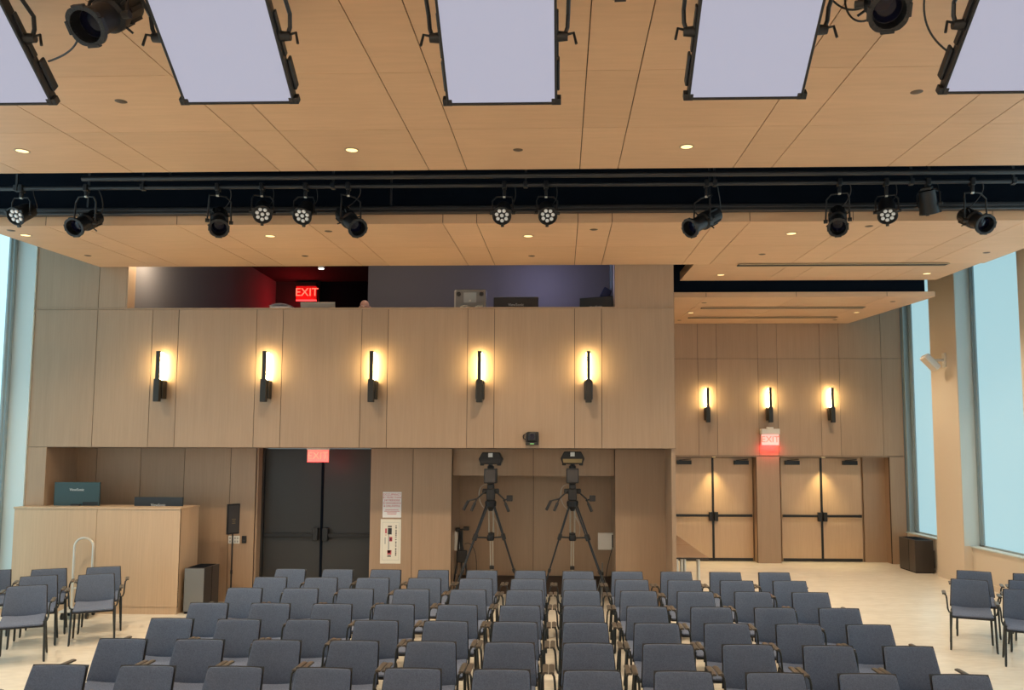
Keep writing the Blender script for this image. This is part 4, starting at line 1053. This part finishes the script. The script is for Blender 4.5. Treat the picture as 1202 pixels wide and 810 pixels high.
skin('trousers', [V[0],V[15],V[16],(-.13,-.40,.16),V[19],V[20],(.13,-.40,.16)], [(0,1),(1,2),(2,3),(0,4),(4,5),(5,6)], [.16,.105,.08,.06,.105,.08,.06], 'trouser', t)
for s_ in (-1,1): MB().box(s_*.13-.045, s_*.13+.045, -.60, -.36, 0, .07).build('shoe', 'plastic', t, bevel=.02)
st = thing('stool', 'dark stool under the person in the control booth', 'stool', (hx, 13.32, fl))
MB().lathe([(0,pel-.17),(.20,pel-.17),(.21,pel-.14),(.19,pel-.11),(0,pel-.11)], 20).build('seat', 'shirt', st)
MB().tube([(0,0,.03),(0,0,pel-.16)], .03, 10).build('column', 'bmetal', st); MB().lathe([(0,0),(.25,0),(.25,.02),(.04,.05),(0,.05)], 20).build('base', 'bmetal', st)

# ------------------------------------------------------------------ light
for (x0, x1) in ((A[0], A[2]), (A[3], A[5])):
    xm = (x0+x1)/2
    o = thing('door_downlight', 'recessed lamp over the %s pair of wooden doors' % ('left' if x0 == A[0] else 'right'), 'ceiling light', (xm, ND-.22, zs_bot-.03), 0)
    MB().lathe([(0,-.006),(.035,-.006),(.04,-.002),(.04,.0),(0,.0)], 16).build('lens', 'down', o)
    s_ = lamp('spot_light', 'SPOT', (0, -.0, -.02), (1,.76,.34), 95, o, spot_size=math.radians(74), spot_blend=.9, shadow_soft_size=.03)
lamp('booth_screen_light', 'POINT', (-.4, 14.6, 5.6), (.62,.60,1.0), 20, shadow_soft_size=.3)
lamp('booth_ceiling_light', 'POINT', (-3.0, 13.2, 6.1), (1,.74,.58), 34, shadow_soft_size=.1)
lamp('booth_wall_fill', 'POINT', (ox+.42, 12.62, 5.52), (1,.80,.52), 45, shadow_soft_size=.08)  # hidden lamp added to brighten the left booth wall
# unseen lamps added over the stage half to brighten the room
for x in (-5.2, -1.9, 1.4, 4.7):
    for y in (0.5, 3.4):
        if y == 3.4 or True:
            lamp('added_fill_light', 'SPOT', (x, y, c1(y)-.05), (1,.82,.62), 150, spot_size=math.radians(130), spot_blend=.8, shadow_soft_size=.35)
for x in (-4.5, 0, 4.5):          # unseen lamps added to bounce frontal fill off the white wall
    lamp('added_bounce_light', 'SPOT', (x, -.6, 4.6), (1,.88,.74), 850, spot_size=math.radians(110), spot_blend=.7, shadow_soft_size=.2).rotation_euler = (math.radians(-60), 0, 0)
w = bpy.data.worlds.new('world'); scene.world = w; w.use_nodes = True
bg = w.node_tree.nodes['Background']; bg.inputs[0].default_value = (.55,.75,.8,1); bg.inputs[1].default_value = .3
vs = scene.view_settings
vs.view_transform = 'Standard'; vs.look = 'None'; vs.gamma = 1; vs.exposure = 0; vs.use_curve_mapping = False
scene.cycles.use_denoising = True
scene.cycles.max_bounces = 8; scene.cycles.diffuse_bounces = 5
scene.cycles.sample_clamp_indirect = 4
